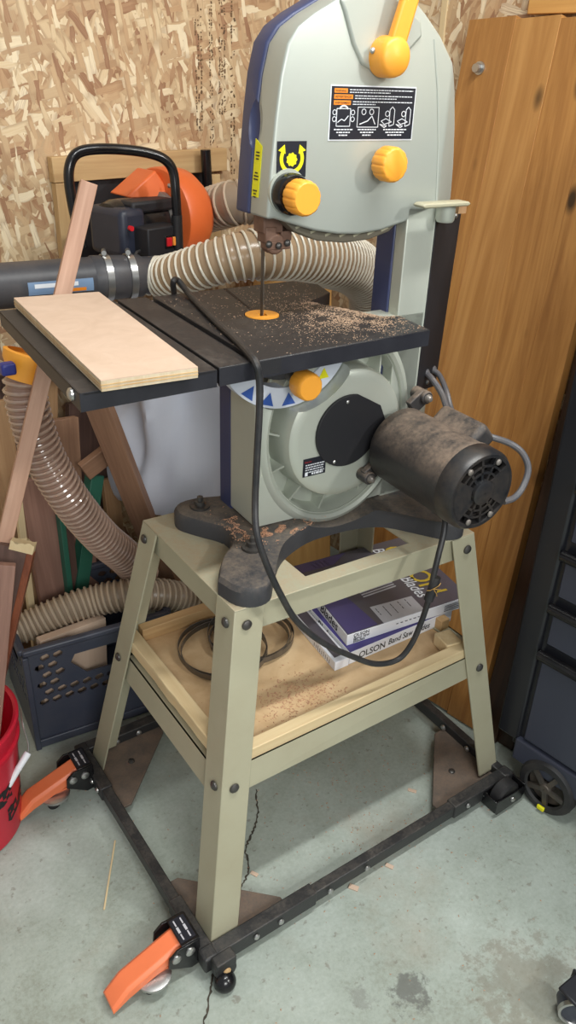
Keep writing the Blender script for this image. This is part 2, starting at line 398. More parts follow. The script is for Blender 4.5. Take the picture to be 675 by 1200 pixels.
# ------------------------------------------------------------------ the room
TH = R(7); AX = V((math.cos(TH), math.sin(TH), 0)); NX = V((-math.sin(TH), math.cos(TH), 0))
def W(a, n, z): return AX*a + NX*n + V((0, 0, z))
WR = M4.Rotation(TH, 4, 'Z')
fl = obj('floor', MB().box((0, -.4, -.03), (5, 4.4, .06)), M['concrete']); tag(fl, kind='structure')
def wallobj(name, mb, mat):
    o = obj(name, mb, mat, smooth=0); o.rotation_euler = (0, 0, TH); return tag(o, kind='structure')
wallobj('wall_back', MB().box((-.65, .88, 1.2), (2.7, .08, 2.4)), M['osb'])
# right wall is built along its own local x so that the strands lie in the board's plane
wr = obj('wall_right', MB().box((0, 0, 1.2), (3.2, .08, 2.4)), M['osb'], smooth=0)
wr.rotation_euler = (0, 0, TH + PI/2); wr.location = W(.745, -.76, 0); tag(wr, kind='structure')
sm = obj('sheet_seam', MB().box(W(.703, .395, 1.35), (.004, .014, 1.9), WR.to_3x3()), M['pine']); tag(sm, kind='structure')  # pale strip for the seam between strand board sheets
# stamped lettering on the strand board
wallb = bpy.data.objects['wall_back']
def stamp(a0, z0, z1, wd, n, dens):
    mb = MB(); z = z0
    while z < z1:
        hh = random.uniform(.004, .010)
        for q in range(n):
            if random.random() < dens and mnoise.noise(V((a0*40+q, z*30, 2))) > -.25:
                a = a0+wd*(q+.5)/n; p = W(a+random.uniform(-.001, .001), .8394, z+hh/2)
                ww = wd/n*random.uniform(.25, .6); rr = M4.Rotation(TH, 3, 'Z') @ M4.Rotation(random.choice((0, 0, .5, -.4, 1.2)), 3, 'Y')
                mb.box(p, (ww, .0006, hh*random.uniform(.35, 1.0)), rr)
        z += hh*random.uniform(.7, 1.1)
    o = obj('mill_stamp_print', mb, M['stampink'], None, smooth=0); OFF.pop(o.name, None); o.parent = wallb; o.matrix_parent_inverse = wallb.matrix_world.inverted() if False else M4.Rotation(-TH, 4, 'Z')
for a0, z0, z1, wd, n, de in ((.385, 1.155, 1.45, .022, 3, .62), (.425, 1.12, 1.45, .012, 2, .45), (.452, 1.19, 1.45, .022, 3, .6), (.487, 1.02, 1.45, .016, 2, .5)): stamp(a0, z0, z1, wd, n, de)
# floor crack: a ragged run of open joint in the slab
cp = [(-0.0890, 0.0118, 0.0000), (-0.1208, -0.0440, 0.0000), (-0.1509, -0.0726, 0.0000), (-0.1823, -0.0981, 0.0000), (-0.2027, -0.1395, 0.0000), (-0.2316, -0.1624, 0.0000), (-0.2563, -0.1824, 0.0000), (-0.3077, -0.2280, 0.0000), (-0.3513, -0.2690, 0.0000), (-0.3729, -0.2957, 0.0000), (-0.4072, -0.3348, 0.0000)]
cps = spline(cp, 10); mb = MB(); prev = None
for i, p in enumerate(cps):
    t = (cps[min(i+1, len(cps)-1)]-cps[max(i-1, 0)]).normalized(); s = V((-t.y, t.x, 0)); j = random.uniform(-.0018, .0018); wd = random.uniform(.0008, .0026)
    a, b = mb.bm.verts.new(p+s*(j+wd)+V((0, 0, .0006))), mb.bm.verts.new(p+s*(j-wd)+V((0, 0, .0006)))
    if prev: mb.bm.faces.new((prev[0], prev[1], b, a))
    prev = (a, b)
obj('crack', mb, M['crackfill'], fl)

# ------------------------------------------------------------------ stand
F, L_, R_ = V((-0.2390, -0.1487, 0.6000)), V((-0.2356, 0.1607, 0.6000)), V((0.2303, -0.1703, 0.6000)); B_ = L_+R_-F
f, l, r = V((-0.3434, -0.2481, 0.0450)), V((-0.3391, 0.2453, 0.0450)), V((0.3450, -0.2343, 0.0450)); b = V((.34, .24, .045))
stand = thing('machine_stand', 'khaki grey steel stand with splayed angle legs under the band saw', 'stand', (0, 0, .03))
def leg(top, foot, sx, sy, wd=.052, th=.004):
    top, foot = V(top), V(foot); foot = foot + (foot-top)*(.011/(top.z-foot.z))
    d = foot-top
    mb = MB(); k = 1.12
    def ring(p, s):
        return [p, p+V((sx*wd*s, 0, 0)), p+V((sx*wd*s, sy*th, 0)), p+V((sx*th, sy*th, 0)), p+V((sx*th, sy*wd*s, 0)), p+V((0, sy*wd*s, 0))]
    mb.loft([ring(top, 1), ring(foot, 1)])
    return obj('leg', mb, M['stand'], stand, .0012)
for t_, f_, sx, sy in ((F, f, 1, 1), (L_, l, 1, -1), (R_, r, -1, 1), (B_, b, -1, -1)): leg(t_, f_, sx, sy)
# top frame: flanged rails
def skirt(p, q, h, inward):
    i = V(inward)*.004; mb = MB(); p, q = V(p)+i, V(q)+i; dn = V((0, 0, -h))
    i2 = V(inward)*.003
    mb.loft([[p, p+i2, p+i2+dn, p+dn], [q, q+i2, q+i2+dn, q+dn]]); return mb
def cornerat(t, f_, z): k = (t.z-z)/(t.z-f_.z); return t.lerp(f_, k)
for p, q, inw in ((F, R_, (0, 1, 0)), (F, L_, (1, 0, 0)), (L_, B_, (0, -1, 0)), (R_, B_, (-1, 0, 0))):
    obj('top_rail', skirt(p, q, .046, inw), M['stand'], stand)
def lerp2(u, v_): return F + (R_-F)*u + (L_-F)*v_
top = MB()
outer = [lerp2(0, 0), lerp2(1, 0), lerp2(1, 1), lerp2(0, 1)]
inner = [lerp2(.30, .09), lerp2(.74, .09), lerp2(.74, .91), lerp2(.30, .91)]
top.prism([(p.x, p.y) for p in outer], .5985, .602, 'xy', holes=[[(p.x, p.y) for p in inner]])
obj('top_plate', top, M['standtop'], stand, .001)
# mid rails
ZR = .327; ZB = .280
mid = [cornerat(t_, f_, ZR) for t_, f_ in ((F, f), (R_, r), (B_, b), (L_, l))]; mlo = [cornerat(t_, f_, ZB) for t_, f_ in ((F, f), (R_, r), (B_, b), (L_, l))]
ctr = sum(mid, V())/4
for i in range(4):
    j = (i+1) % 4; nrm = (mid[j]-mid[i]).cross(V((0, 0, 1))).normalized()
    if nrm.dot(ctr-mid[i]) < 0: nrm = -nrm
    dz = V((0, 0, .014 if i in (0, 1) else -.006)); dr = (mid[j]-mid[i]).normalized()*.006
    p, q, p2, q2 = [x+nrm*.0065+dz+sg*dr for sg, x in zip((1, -1, 1, -1), (mid[i], mid[j], mlo[i], mlo[j]))]
    mb = MB(); mb.loft([[p, p+nrm*.003, p2+nrm*.003, p2], [q, q+nrm*.003, q2+nrm*.003, q2]])
    lip = nrm*.03; t3 = V((0, 0, -.003)); mb.loft([[p, p+lip, p+lip+t3, p+t3], [q, q+lip, q+lip+t3, q+t3]])
    obj('middle_rail', mb, M['stand'], stand)
for t_, f_, sx, sy in ((F, f, 1, 1), (L_, l, 1, -1), (R_, r, -1, 1)):
    for z in (.575, .312):
        c = cornerat(t_, f_, z)
        if sy > 0: bolts(stand, [c+V((sx*.022, -.001, 0))], (0, -1, 0), .0085, .005)
        if sx > 0: bolts(stand, [c+V((-.001, sy*.020, 0))], (-1, 0, 0), .0085, .005)

# ------------------------------------------------------------------ shelf on the stand
shelf = thing('shelf_tray', 'plywood shelf with pine cleat edges lying on the stand lower rails', 'shelf', (0, 0, .325))
zs = .338
ci = [c + (ctr-c)*.06 for c in mid]
mb = MB().prism([(c.x, c.y) for c in ci], zs-.011, zs, 'xy'); o = obj('plywood_panel', mb, M['shelfply'], shelf)
def board(name, p0, p1, wd, th, mat, parent=None, up=(0, 0, 1), bevel=.0015, jag=0, edge=None, base=None):
    # a plank whose grain runs along its own z axis
    p0, p1 = V(p0), V(p1); d = p1-p0; z = d.normalized(); x = V(up).cross(z).normalized(); y = z.cross(x)
    m = M4((x, y, z)).transposed().to_4x4(); m.translation = p0
    mb = MB(); n = max(2, int(d.length/.02)) if jag else 1; L = d.length
    rings = []
    for i in range(n+1):
        h = L*i/n; j = random.uniform(-jag, jag) if jag else 0
        rings.append([V((-wd/2, -th/2, h)), V((wd/2+j, -th/2, h)), V((wd/2+j, th/2+j*.3, h)), V((-wd/2, th/2+j*.3, h))])
    mb.loft(rings)
    if parent is None:
        o = obj(name, mb, mat, None, bevel); o.matrix_world = m
    else:
        o = obj(name, mb, mat, None, bevel); OFF.pop(o.name, None); o.parent = parent; o.matrix_local = M4.Translation(-off_of(parent)) @ m
    return o
cz = zs+.0135
ctrs = ctr.copy()
def inset(i, dx, dy): c = mid[i]; return V((c.x+dx, c.y+dy, 0))
c0, c1, c2, c3 = inset(0, .022, .022), inset(1, -.022, .022), inset(2, -.022, -.022), inset(3, .022, -.022)
zz = V((0, 0, cz))
board('cleat', c0+zz+V((.0, -.006, 0)), c3+zz, .024, .027, M['pine'], shelf, jag=.0014)
board('cleat', c0+zz+V((.016, -.002, -.002)), c1+zz+V((.0, -.002, -.002)), .022, .024, M['pine'], shelf)
board('cleat', c3+zz+V((.02, 0, 0)), c2+zz, .022, .027, M['cleat'], shelf)
board('cleat', c1+zz+V((0, .07, 0)), c2+zz+V((0, -.03, 0)), .022, .024, M['cleat'], shelf)
blk = obj('wood_block', MB().box(V(c1)+zz+V((-.035, .028, .0)), (.035, .042, .026), M4.Rotation(R(-10), 3, 'Z')), M['pine'], None, .002, base=tuple(V(c1)+V((-.035, .028, zs))))
tag(blk, 'small square pine block at the right front corner of the plywood shelf', 'wood block')

# band saw blade coils
def coil(name, label, c, rad, loops, ph):
    mb = MB(); pts = []; n = 60*loops
    for i in range(n+1):
        a = ph + 2*PI*i/60; rr = rad*(1 - .035*math.sin(i/60*2.1) - .02*(i/60)); px = c[0]+rr*math.cos(a)+.008*math.sin(i/37); py = c[1]+rr*math.sin(a)+.006*math.cos(i/41)
        pts.append((V((px, py, zs+.0005+.004*(i/n)*loops/3 + .003*(1+math.sin(a*1.0+i*.02)))), V((math.cos(a), math.sin(a), 0))))
    rings = [[p, p+nr*.0012, p+nr*.0012+V((0, 0, .011)), p+V((0, 0, .011))] for p, nr in pts]
    mb.loft(rings); o = obj(name, mb, M['blade'], None, smooth=30, base=(c[0], c[1], zs)); return tag(o, label, 'saw blade', 'loose band saw blades on the shelf')
cA = un1 = V((-0.1394, 0.0624, 0.3380)); cB = V((-0.0709, 0.0703, 0.3380))
coil('bandsaw_blade', 'coiled steel band saw blade lying on the plywood shelf nearest the left cleat', cA, .082, 2, .4)
coil('bandsaw_blade', 'coiled steel band saw blade lying further right on the shelf, beside the blade boxes', cB, .078, 3, 2.0)

# ------------------------------------------------------------------ blade boxes
def carton(name, label, base4, h, z, sidemat, topmat):
    t = thing(name, label, 'box', (*base4[0][:2], z))
    p = [V((q[0], q[1], z)) for q in base4]
    body = flat(p, (0, 0, 1), h); obj('carton', body, sidemat, t, .001)
    c = sum(p, V())/4
    obj('printed_top', flat([V((*(q+(c-q)*.006).xy, z+h)) for q in p], (0, 0, 1), .0006), topmat, t)
    return t, p
# middle box with the large name along its front
bz = zs+.0005; bh = .027
b0, b1, b3 = V((0.0422, -0.0898, 0.3380)), V((0.2975, -0.0937, 0.3380)), V((0.0767, 0.1786, 0.3650))
b0.z = b1.z = b3.z = bz; b2 = b1+b3-b0
tB, pB = carton('blade_box', 'white blade box with purple lid lying under the topmost dark box', (b0, b1, b2, b3), bh, bz, M['white'], M['purple'])
ux, uy = (b1-b0).normalized(), (b3-b0).normalized(); up = V((0, 0, 1))
obj('lettering', join(fit_text('OLSON', b0+ux*.022+up*.006, ux, up, .062, hscale=1.05), fit_text('Band Saw Blades', b0+ux*.092+up*.008, ux, up, .105, shear=.2, hscale=1.2)), M['ink'], tB)
obj('lettering', join(fit_text('Band Saw Blades', b3+up*.007-uy*.06, -uy, up, .15, shear=.2, hscale=1.1)), M['ink'], tB)
# slim box at its left side
s0, s1, s3 = V((0.0080, -0.0906, 0.3380)), b0-ux*.002, V((0.0207, 0.0862, 0.3380)); s0.z = s1.z = s3.z = bz
s3 = s0 + uy*(b3-b0).length*.97; s1 = s0+ux*((b0-s0).dot(ux)-.002); s2 = s1+(s3-s0)
tS, pS = carton('blade_box', 'slim white blade box with dark lid strip lying against the left side of the stack', (s0, s1, s2, s3), .019, bz, M['white'], M['white'])
obj('lid_strip', flat([s0+(s1-s0)*.18+uy*.012+up*.0198, s0+(s1-s0)*.85+uy*.012+up*.0198, s3+(s1-s0)*.85-uy*.012+up*.0198, s3+(s1-s0)*.18-uy*.012+up*.0198], up, .0006), M['boxdark'], tS)
ln = MB()
for k in range(9):
    q0 = s0+uy*(.02+k*.007)+up*.004; ln.bar(q0+(-ux)*.0003, q0+(-ux)*.0003+up*random.uniform(.006, .011), .0006, .0006, uy)
obj('fine_print', ln, M['ink'], tS)
# top box, turned
az = bz+bh+.0015; ah = .024
a0, a1, a3 = V((0.0477, -0.0720, 0.3670)), V((0.3319, -0.1013, 0.3670)), V((0.0938, 0.1706, 0.3910)); a0.z = a1.z = a3.z = az; a2 = a1+a3-a0
tA, pA = carton('blade_box', 'dark topped blade box with yellow lettering, topmost of the stack', (a0, a1, a2, a3), ah, az, M['white'], M['boxdark'])
vx, vy = (a1-a0).normalized(), (a3-a0).normalized(); top_ = up*(ah+.0008); A_ = lambda u, v_: a0+(a1-a0)*u+(a3-a0)*v_+top_
obj('lettering', join(fit_text('OLSON', a0+vx*.014+up*.0155, vx, up, .034), fit_text('Band Saw', a0+vx*.014+up*.009, vx, up, .036, shear=.2), fit_text('Blades', a0+vx*.014+up*.0025, vx, up, .026, shear=.2)), M['ink'], tA)
obj('lettering', fit_text('Band Saw Blades', a3+up*.006-vy*.02, -vy, up, .19, shear=.2, hscale=1.0), M['ink'], tA)
obj('name_print', fit_text('OLSON', A_(.735, .90), -vy, vx, .185, hscale=1.15), M['gold'], tA, recalc=False)
obj('subtitle_print', fit_text('Band Saw Blades', A_(.655, .92), -vy, vx, .190, shear=.15, hscale=1.35), M['labelwhite'], tA, recalc=False)
obj('purple_print', flat([A_(.008, .01), A_(.24, .01), A_(.20, .35), A_(.12, .7), A_(.02, .86), A_(.008, .86)], up, .0002), M['purpledark'], tA)
obj('purple_print', flat([A_(.008, .875), A_(.30, .87), A_(.45, .99), A_(.008, .99)], up, .0002), M['purpledark'], tA)
obj('size_label', flat([A_(.282, .0), A_(.615, .0), A_(.617, .20), A_(.282, .22)], up, .0004), M['boxgrey'], tA)
ln = MB()
for k in range(5):
    for j in range(random.randint(3, 5)):
        q = A_(.31+.06*k, .185-.035*j)+up*.0006; ln.bar(q, q-vy*random.uniform(.004, .008), .0012, .0004)
obj('table_print', ln, M['ink'], tA)
ln = MB()
for k in range(7):
    q = a0+vx*(.11+.010*k)+up*.014-vy*.0004; ln.bar(q, q+vx*random.uniform(.004, .007), .0022, .0006)
obj('code_print', ln, M['ink'], tA); ln = MB()
for k in range(4):
    q = a0+vx*.225+up*(.006+.004*k)-vy*.0004; ln.bar(q, q+vx*random.uniform(.035, .05), .0010, .0006)
obj('address_print', ln, M['ink'], tA)
ln = MB()
for k in range(4):
    q = A_(.16+.035*k, .88); ln.bar(q, q+vy*.022-vx*.006, .0014, .0004)
obj('blade_print', ln, M['boxgrey'], tA)
ln = MB()
for k in range(3):
    q = A_(.30, .36+.03*k); ln.bar(q, q+vx*.08+vy*.004, .003, .0004)
obj('stripe_print', ln, M['boxgrey'], tA)

# ------------------------------------------------------------------ mobile base
base = thing('mobile_base', 'black steel wheeled base with orange foot pedals under the stand', 'mobile base', (0, 0, 0))
zr = .035; hr = .027
cFL, cFR, cBL, cBR = V((-.356, -.262, zr)), V((.338, -.262, zr)), V((-.356, .262, zr)), V((.352, .258, zr))
def railbar(p, q, wd=.019, h=hr): return MB().bar(p, q, wd, h)
obj('rail', railbar(cFL, cFR), M['rail'], base, .002)
obj('rail', railbar(cFL, cBL), M['rail'], base, .002)
obj('rail', railbar(cBL, cBR), M['rail'], base, .002)
obj('rail', railbar(cFR, cBR), M['rail'], base, .002)
# outer sleeves at the corners
for p, q in ((cFL, cFL.lerp(cFR, .30)), (cFR, cFR.lerp(cFL, .22)), (cBL, cBL.lerp(cFL, .24)), (cFL, cFL.lerp(cBL, .22)), (cBL, cBL.lerp(cBR, .3)), (cBR, cBR.lerp(cFR, .3))):
    obj('sleeve', railbar(p, q, .024, hr+.005), M['rail'], base, .002)
for c in (cFL, cFR, cBL, cBR): obj('corner_block', MB().box(c, (.026, .026, hr+.007)), M['rail'], base, .004)
def tri(c, dx, dy):
    c = V((c.x, c.y, .024)); p = [c, c+V((dx, 0, 0)), c+V((dx, dy*.18, 0)), c+V((dx*.18, dy, 0)), c+V((0, dy, 0))]
    return flat(p, (0, 0, 1), .006)
for c, dx, dy in ((cFL, .16, .16), (cFR, -.17, .17), (cBL, .17, -.17), (cBR, -.17, -.17)):
    obj('corner_plate', tri(c, dx, dy), M['railplate'], base, .001)
    bolts(base, [V((c.x+dx*.45, c.y+dy*.42, .03))], (0, 0, 1), .007, .003)
bolts(base, [cFL.lerp(cFR, k)+V((0, -.0135, .002)) for k in (.12, .19, .34, .46, .83, .90)] , (0, -1, 0), .0055, .004, M['zinc'])
bolts(base, [cFL.lerp(cBL, k)+V((-.0135, 0, .002)) for k in (.79, .84, .90)], (-1, 0, 0), .0055, .004, M['zinc'])
bolts(base, [cBL.lerp(cBR, k)+V((0, -.0135, .004)) for k in (.10, .17)], (0, -1, 0), .0065, .004, M['zinc'])
bolts(base, [cFR.lerp(cBR, k)+V((-.0135, 0, .004)) for k in (.18, .32, .62)], (-1, 0, 0), .0065, .004, M['zinc'])
def pedal_unit(y, tilt):
    # bracket on the left rail, tilting pedal, swivel caster underneath
    x0 = -.368
    br = MB()
    for s in (-1, 1):
        yy = y+s*.027
        br.prism([(x0+.002, .018), (x0-.012, .016), (x0-.052, .045), (x0-.05, .066), (x0-.036, .078), (x0+.002, .078)], yy-.002, yy+.002)
    br.box((x0-.012, y, .078), (.030, .054, .004)); br.box((x0+.003, y, .048), (.004, .054, .06))
    bk = obj('pedal_bracket', br, M['blackgloss'], base, .0008)
    st_ = obj('sticker', MB().box((x0-.0125, y, .0804), (.026, .044, .0006)), M['labelblack'], bk); sl_ = MB()
    for k in range(2):
        for j in range(3): sl_.box((x0-.019+k*.012, y-.013+j*.013, .0809), (.0022 if j != 1 else .004, .011, .0004))
    obj('sticker_print', sl_, M['boxgrey'], bk)
    bolts(bk, [(x0-.038, y-.029, .060), (x0-.014, y-.029, .060)], (0, -1, 0), .0085, .004, M['zinc'])
    bolts(bk, [(x0-.038, y+.029, .060)], (0, 1, 0), .0085, .004, M['zinc'])
    # pedal: a folded channel sloping down and outward
    p0, p1 = V((x0-.018, y, .076)), V((x0-.118, y-.004, .046)); p2 = V((x0-.146, y-.005, .020))
    rings = []
    for p, wd, h in ((p0, .040, .018), (p1, .040, .016), (p2, .040, .004)):
        rings.append((p, wd, h))
    pd = MB()
    topv = [[p+V((0, -wd/2, 0)), p+V((0, wd/2, 0))] for p, wd, h in rings]
    sl = []
    for p, wd, h in rings:
        n = V((-.28, 0, .96)); c = .006
        sl.append([p+V((0, -wd/2, -c)), p+V((0, -wd/2+c, 0)), p+V((0, wd/2-c, 0)), p+V((0, wd/2, -c)), p+V((0, wd/2, -h-c)), p+V((0, wd/2-.003, -h-c)), p+V((0, wd/2-.003, -c-.002)), p+V((0, -wd/2+.003, -c-.002)), p+V((0, -wd/2+.003, -h-c)), p+V((0, -wd/2, -h-c))])
    pd.loft(sl); obj('pedal', pd, M['pedal'], base, .001)
    # caster arm under the pedal
    arm = MB()
    for s in (-1, 1): arm.prism([(x0-.03, .062), (x0-.03, .05), (x0-.07, .034), (x0-.085, .034), (x0-.085, .042)], y+s*.017-.0015, y+s*.017+.0015)
    arm.box((x0-.068, y, .0345), (.05, .037, .004)); obj('caster_arm', arm, M['pedal'], base, .0008)
    cs = MB(); cs.lathe((x0-.072, y-.012, .019), (0, 0, 1), [(0, .014), (.002, .024), (.007, .029), (.012, .029), (.014, .021)], 28); cu = obj('caster', cs, M['zinc'], base)
    for s in (-1, 1):
        wl = MB().lathe((x0-.078, y-.012+s*.004, .013), (0, s, 0), [(0, .003), (0, .012), (.002, .013), (.006, .013), (.008, .012), (.008, .003)], 20); obj('wheel', wl, M['rubber'], cu)
pedal_unit(-.222, 0); pedal_unit(.208, 0)
# levelling foot below the front corner
lf = MB(); lf.box((-.340, -.282, .034), (.038, .018, .018)); lf.cyl((-.340, -.2935, .026), (-.340, -.276, .026), .019, seg=20); lf.box((-.340, -.284, .044), (.036, .020, .018))
fo = obj('foot_bracket', lf, M['rail'], base, .002); bolts(fo, [(-.340, -.2935, .028)], (0, -1, 0), .007, .004, M['cleat'])
obj('levelling_foot', MB().lathe((-.347, -.298, .0), (0, 0, 1), [(0, .008), (.003, .014), (.010, .018), (.016, .0185), (.023, .016), (.029, .009), (.031, .003)], 24), M['blackgloss'], base)
# fixed wheel at the right corner
yk = MB(); wc = V((.308, -.290, .032))
for s in (-1, 1): yk.prism([(wc.x-.044, .018), (wc.x-.036, .008), (wc.x+.036, .012), (wc.x+.044, .034), (wc.x+.036, .044), (wc.x-.042, .046)], wc.y+s*.017-.0015, wc.y+s*.017+.0015)
yk.box((wc.x-.043, wc.y, .032), (.003, .036, .03)); yk.box((wc.x+.041, wc.y, .034), (.003, .036, .026))
yo = obj('wheel_bracket', yk, M['blackgloss'], base, .001); bolts(yo, [(wc.x+.006, wc.y-.0185, .028)], (0, -1, 0), .006, .004, M['zinc'])
obj('wheel', MB().lathe(wc+V((0, -.0135, 0)), (0, 1, 0), [(0, .006), (0, .026), (.004, .0315), (.023, .0315), (.027, .026), (.027, .006)], 32), M['rubber'], yo)

# ------------------------------------------------------------------ band saw (its own axes turn a little on the stand)
PHI = -0.0567
saw = thing('band_saw', 'grey and navy upright band saw with black table and yellow knobs on the stand', 'band saw', (0, 0, .603), PHI, local=True)
YF = -.022
def slope(x): return YF + max(0, x-.187)*.55
# casting
cp = [(-.232, -.113), (-.222, -.150), (-.199, -.168), (-.172, -.163), (-.150, -.135), (-.118, -.096), (-.086, -.072), (-.037, -.052), (.006, -.048), (.063, -.052), (.11, -.07), (.15, -.12), (.178, -.155), (.205, -.16), (.225, -.14), (.222, -.10), (.195, -.05), (.19, .02), (.215, .075), (.225, .115), (.20, .13), (.16, .115), (.08, .10), (-.05, .10), (-.12, .115), (-.165, .128), (-.195, .12), (-.204, .09), (-.186, .055), (-.158, .01), (-.165, -.03), (-.198, -.064), (-.218, -.09)]
sp = spline([(x, y, 0) for x, y in cp+[cp[0]]], 3)[:-1]
cm = MB()
cc = V((0, -.02, 0))
cm.loft([[V((p.x, p.y, .6025)) for p in sp], [V((p.x, p.y, .626)) for p in sp], [V((*(p+(cc-p)*.02).xy, .633)) for p in sp], [V((*(p+(cc-p)*.06).xy, .636)) for p in sp]])
cast = obj('base_casting', cm, M['cast'], saw, 0, smooth=50)
c_ = MB(); c_.cyl((.030, -.2, .785-.603), (.030, .2, .785-.603), .168, seg=64)
for v_ in c_.bm.verts: v_.co.x = .030+(v_.co.x-.030)*.84
cut(cast, c_)
for (x, y) in ((-.150, -.070), (-.163, .088), (.196, -.105), (.188, .085)):
    mb = MB(); mb.lathe((x, y, .634), (0, 0, 1), [(0, .017), (.006, .017), (.007, .009), (.014, .009), (.015, .005), (.022, .005), (.023, .001)], 14); obj('anchor_nut', mb, M['bolt'], saw)
# column
cmb = MB(); cmb.prism([(.133, YF), (.187, YF), (.243, slope(.243)), (.243, .012), (.133, .003)], .612, 1.115, 'xy')
col = obj('column', cmb, M['beige'], saw, .004, 3, lim=25)
obj('column_back', MB().prism([(.131, .003), (.243, .012), (.243, .047), (.131, .047)], .612, 1.115, 'xy'), M['navy'], saw, .003)
# black cover plate on the bevelled side of the column
plate = flat([V((0.1893, -0.0208, 1.1060)), V((0.2894, 0.0343, 1.0949)), V((0.2734, 0.0255, 0.8023)), V((0.1899, -0.0204, 0.8199))], (.48, -.88, 0), .002)
obj('cover_plate', plate, M['blackplate'], saw, .0006)
bolts(saw, [V((0.2119, -0.0113, 1.0962)), V((0.2651, 0.0180, 1.0919)), V((0.2311, -0.0007, 0.8237))], (.48, -.88, 0), .0042, .003, M['zinc'])
# upper wheel cover
UP = [(-.108, 1.111), (-.104, 1.17), (-.098, 1.233), (-.092, 1.28), (-.083, 1.315), (-.068, 1.334), (-.045, 1.349), (-.012, 1.366), (.03, 1.381), (.07, 1.383), (.106, 1.374), (.130, 1.358), (.160, 1.334), (.187, 1.304), (.206, 1.27), (.222, 1.225), (.235, 1.172), (.242, 1.12), (.236, 1.114), (.187, 1.112), (.165, 1.106), (.137, 1.097), (.086, 1.086), (.045, 1.083), (.010, 1.085), (-.03, 1.092), (-.069, 1.103), (-.095, 1.111)]
im = UP.index((.187, 1.304)); jm = UP.index((.187, 1.112))
ub = MB()
fv = [ub.bm.verts.new((x, slope(x), z)) for x, z in UP]; kv = [ub.bm.verts.new((x*1.0, .027, z)) for x, z in UP]; n = len(UP)
ub.bm.faces.new(fv[:im+1]+fv[jm:]); ub.bm.faces.new(fv[im:jm+1]); ub.bm.faces.new(list(reversed(kv)))
for i in range(n): ub.bm.faces.new((fv[(i+1) % n], fv[i], kv[i], kv[(i+1) % n]))
uc = obj('upper_cover', ub, M['hood'], saw, .010, 4, smooth=24, lim=25)
obj('highlight_bead', MB().tube([V((.186, YF+.0006, 1.114)), V((.177, YF+.0004, 1.20)), V((.164, YF+.0004, 1.27)), V((.148, YF+.0012, 1.33))], .0022, 10), M['hood'], saw)  # bead added along the hood crease to catch a highlight line
obj('highlight_bead', MB().tube([V((.187, YF+.0008, .80)), V((.187, YF+.0008, 1.112))], .0018, 10), M['beige'], saw)  # bead added down the column edge for the same highlight
nb = MB(); g = [(x+(-.002 if x < 0 else .001), z+(.002 if z > 1.2 else 0)) for x, z in UP]
nb.prism(g, .027, .064); obj('upper_shell', nb, M['navy'], saw, .006, 3)
# window notch in the left flank and vents under the cover
nsh = bpy.data.objects['upper_shell']
for o_ in (uc, nsh):
    c_ = MB(); c_.sphere((-.103, .026, 1.225-.603), .024, (.45, .7, 1.35)); cut(o_, c_)
vb = MB(); vpts = [(-.055, 1.094), (-.03, 1.0865), (-.005, 1.081), (.02, 1.0785), (.045, 1.0775), (.07, 1.0785), (.095, 1.082)]
vs = obj('vent_skirt', MB().prism([(-.075, 1.106), (-.055, 1.090), (-.018, 1.076), (.03, 1.070), (.075, 1.072), (.11, 1.081), (.13, 1.097), (.1, 1.10), (0, 1.10)], -.010, .024), M['ventdark'], saw, .002)
for x, z in vpts: vb.box((x+.006, -.0102, z+.0035), (.013, .001, .0032), M4.Rotation(R(-20), 3, 'Y'))
obj('vent_slots', vb, M['stand'], vs)
# tensioning lever on a raised V boss
obj('lever_boss', MB().prism([(-.012, 1.366), (-.004, 1.352), (.012, 1.318), (.028, 1.296), (.05, 1.288), (.075, 1.292), (.10, 1.310), (.125, 1.332), (.12, 1.350), (.07, 1.376), (.03, 1.376)], YF-.004, YF+.004), M['hood'], saw, .004, 3)
lv = MB(); lv.lathe((.062, YF-.002, 1.306), (0, -1, 0), [(0, .0245), (.020, .0245), (.028, .023), (.032, .019), (.034, .001)], 32); lever = obj('tension_lever', lv, M['yellow'], saw, 0, smooth=40)
la = MB(); la.loft([[V((.062+dx*1.0, YF-.030+dy, 1.312)) for dx, dy in ((-.013, 0), (.014, 0), (.014, .014), (-.013, .014))], [V((.083+dx, YF-.032+dy, 1.385)) for dx, dy in ((-.013, 0), (.013, 0), (.013, .012), (-.013, .012))], [V((.090+dx, YF-.032+dy, 1.410)) for dx, dy in ((-.010, 0), (.010, 0), (.010, .012), (-.010, .012))]])
obj('lever_arm', la, M['yellow'], lever, .004, 3)
bolts(lever, [(.038, YF-.012, 1.312)], (-1, 0, 0), .004, .004, M['zinc'])
def knob(name, c, r, h, mat, n=10, flute=.06):
    mb = MB(); seg = 80; rings = []
    for hh, k in ((0, .92), (h*.15, 1), (h*.8, 1), (h*.95, .93), (h, .85)):
        ring = []
        for i in range(seg):
            a = 2*PI*i/seg; fr = 1-flute*max(0, math.cos(a*n))**6 * (1 if hh < h*.96 else .3); ring.append(V((c[0]+math.cos(a)*r*k*fr, c[1]-hh, c[2]+math.sin(a)*r*k*fr)))
        rings.append(ring)
    mb.loft(rings); return obj(name, mb, mat, saw, 0, smooth=40)
k1 = knob('tracking_knob', (.070, YF-.012, 1.178), .0228, .028, M['yellow'], 12)
obj('knob_shaft', MB().cyl((.070, YF-.013, 1.178), (.070, YF+.002, 1.178), .012), M['beige2'], k1)
k2 = knob('guide_knob', (-.078, YF-.022, 1.142), .0222, .030, M['yellow'], 12)
obj('collar', MB().lathe((-.078, YF+.001, 1.143), (0, -1, 0), [(0, .0255), (.004, .0262), (.018, .0262), (.022, .024), (.023, .01)], 32), M['blackgloss'], k2)
obj('knob_washer', MB().cyl((-.078, YF+.0015, 1.145), (-.078, YF-.003, 1.145), .0285, seg=32), M['beige'], k2)
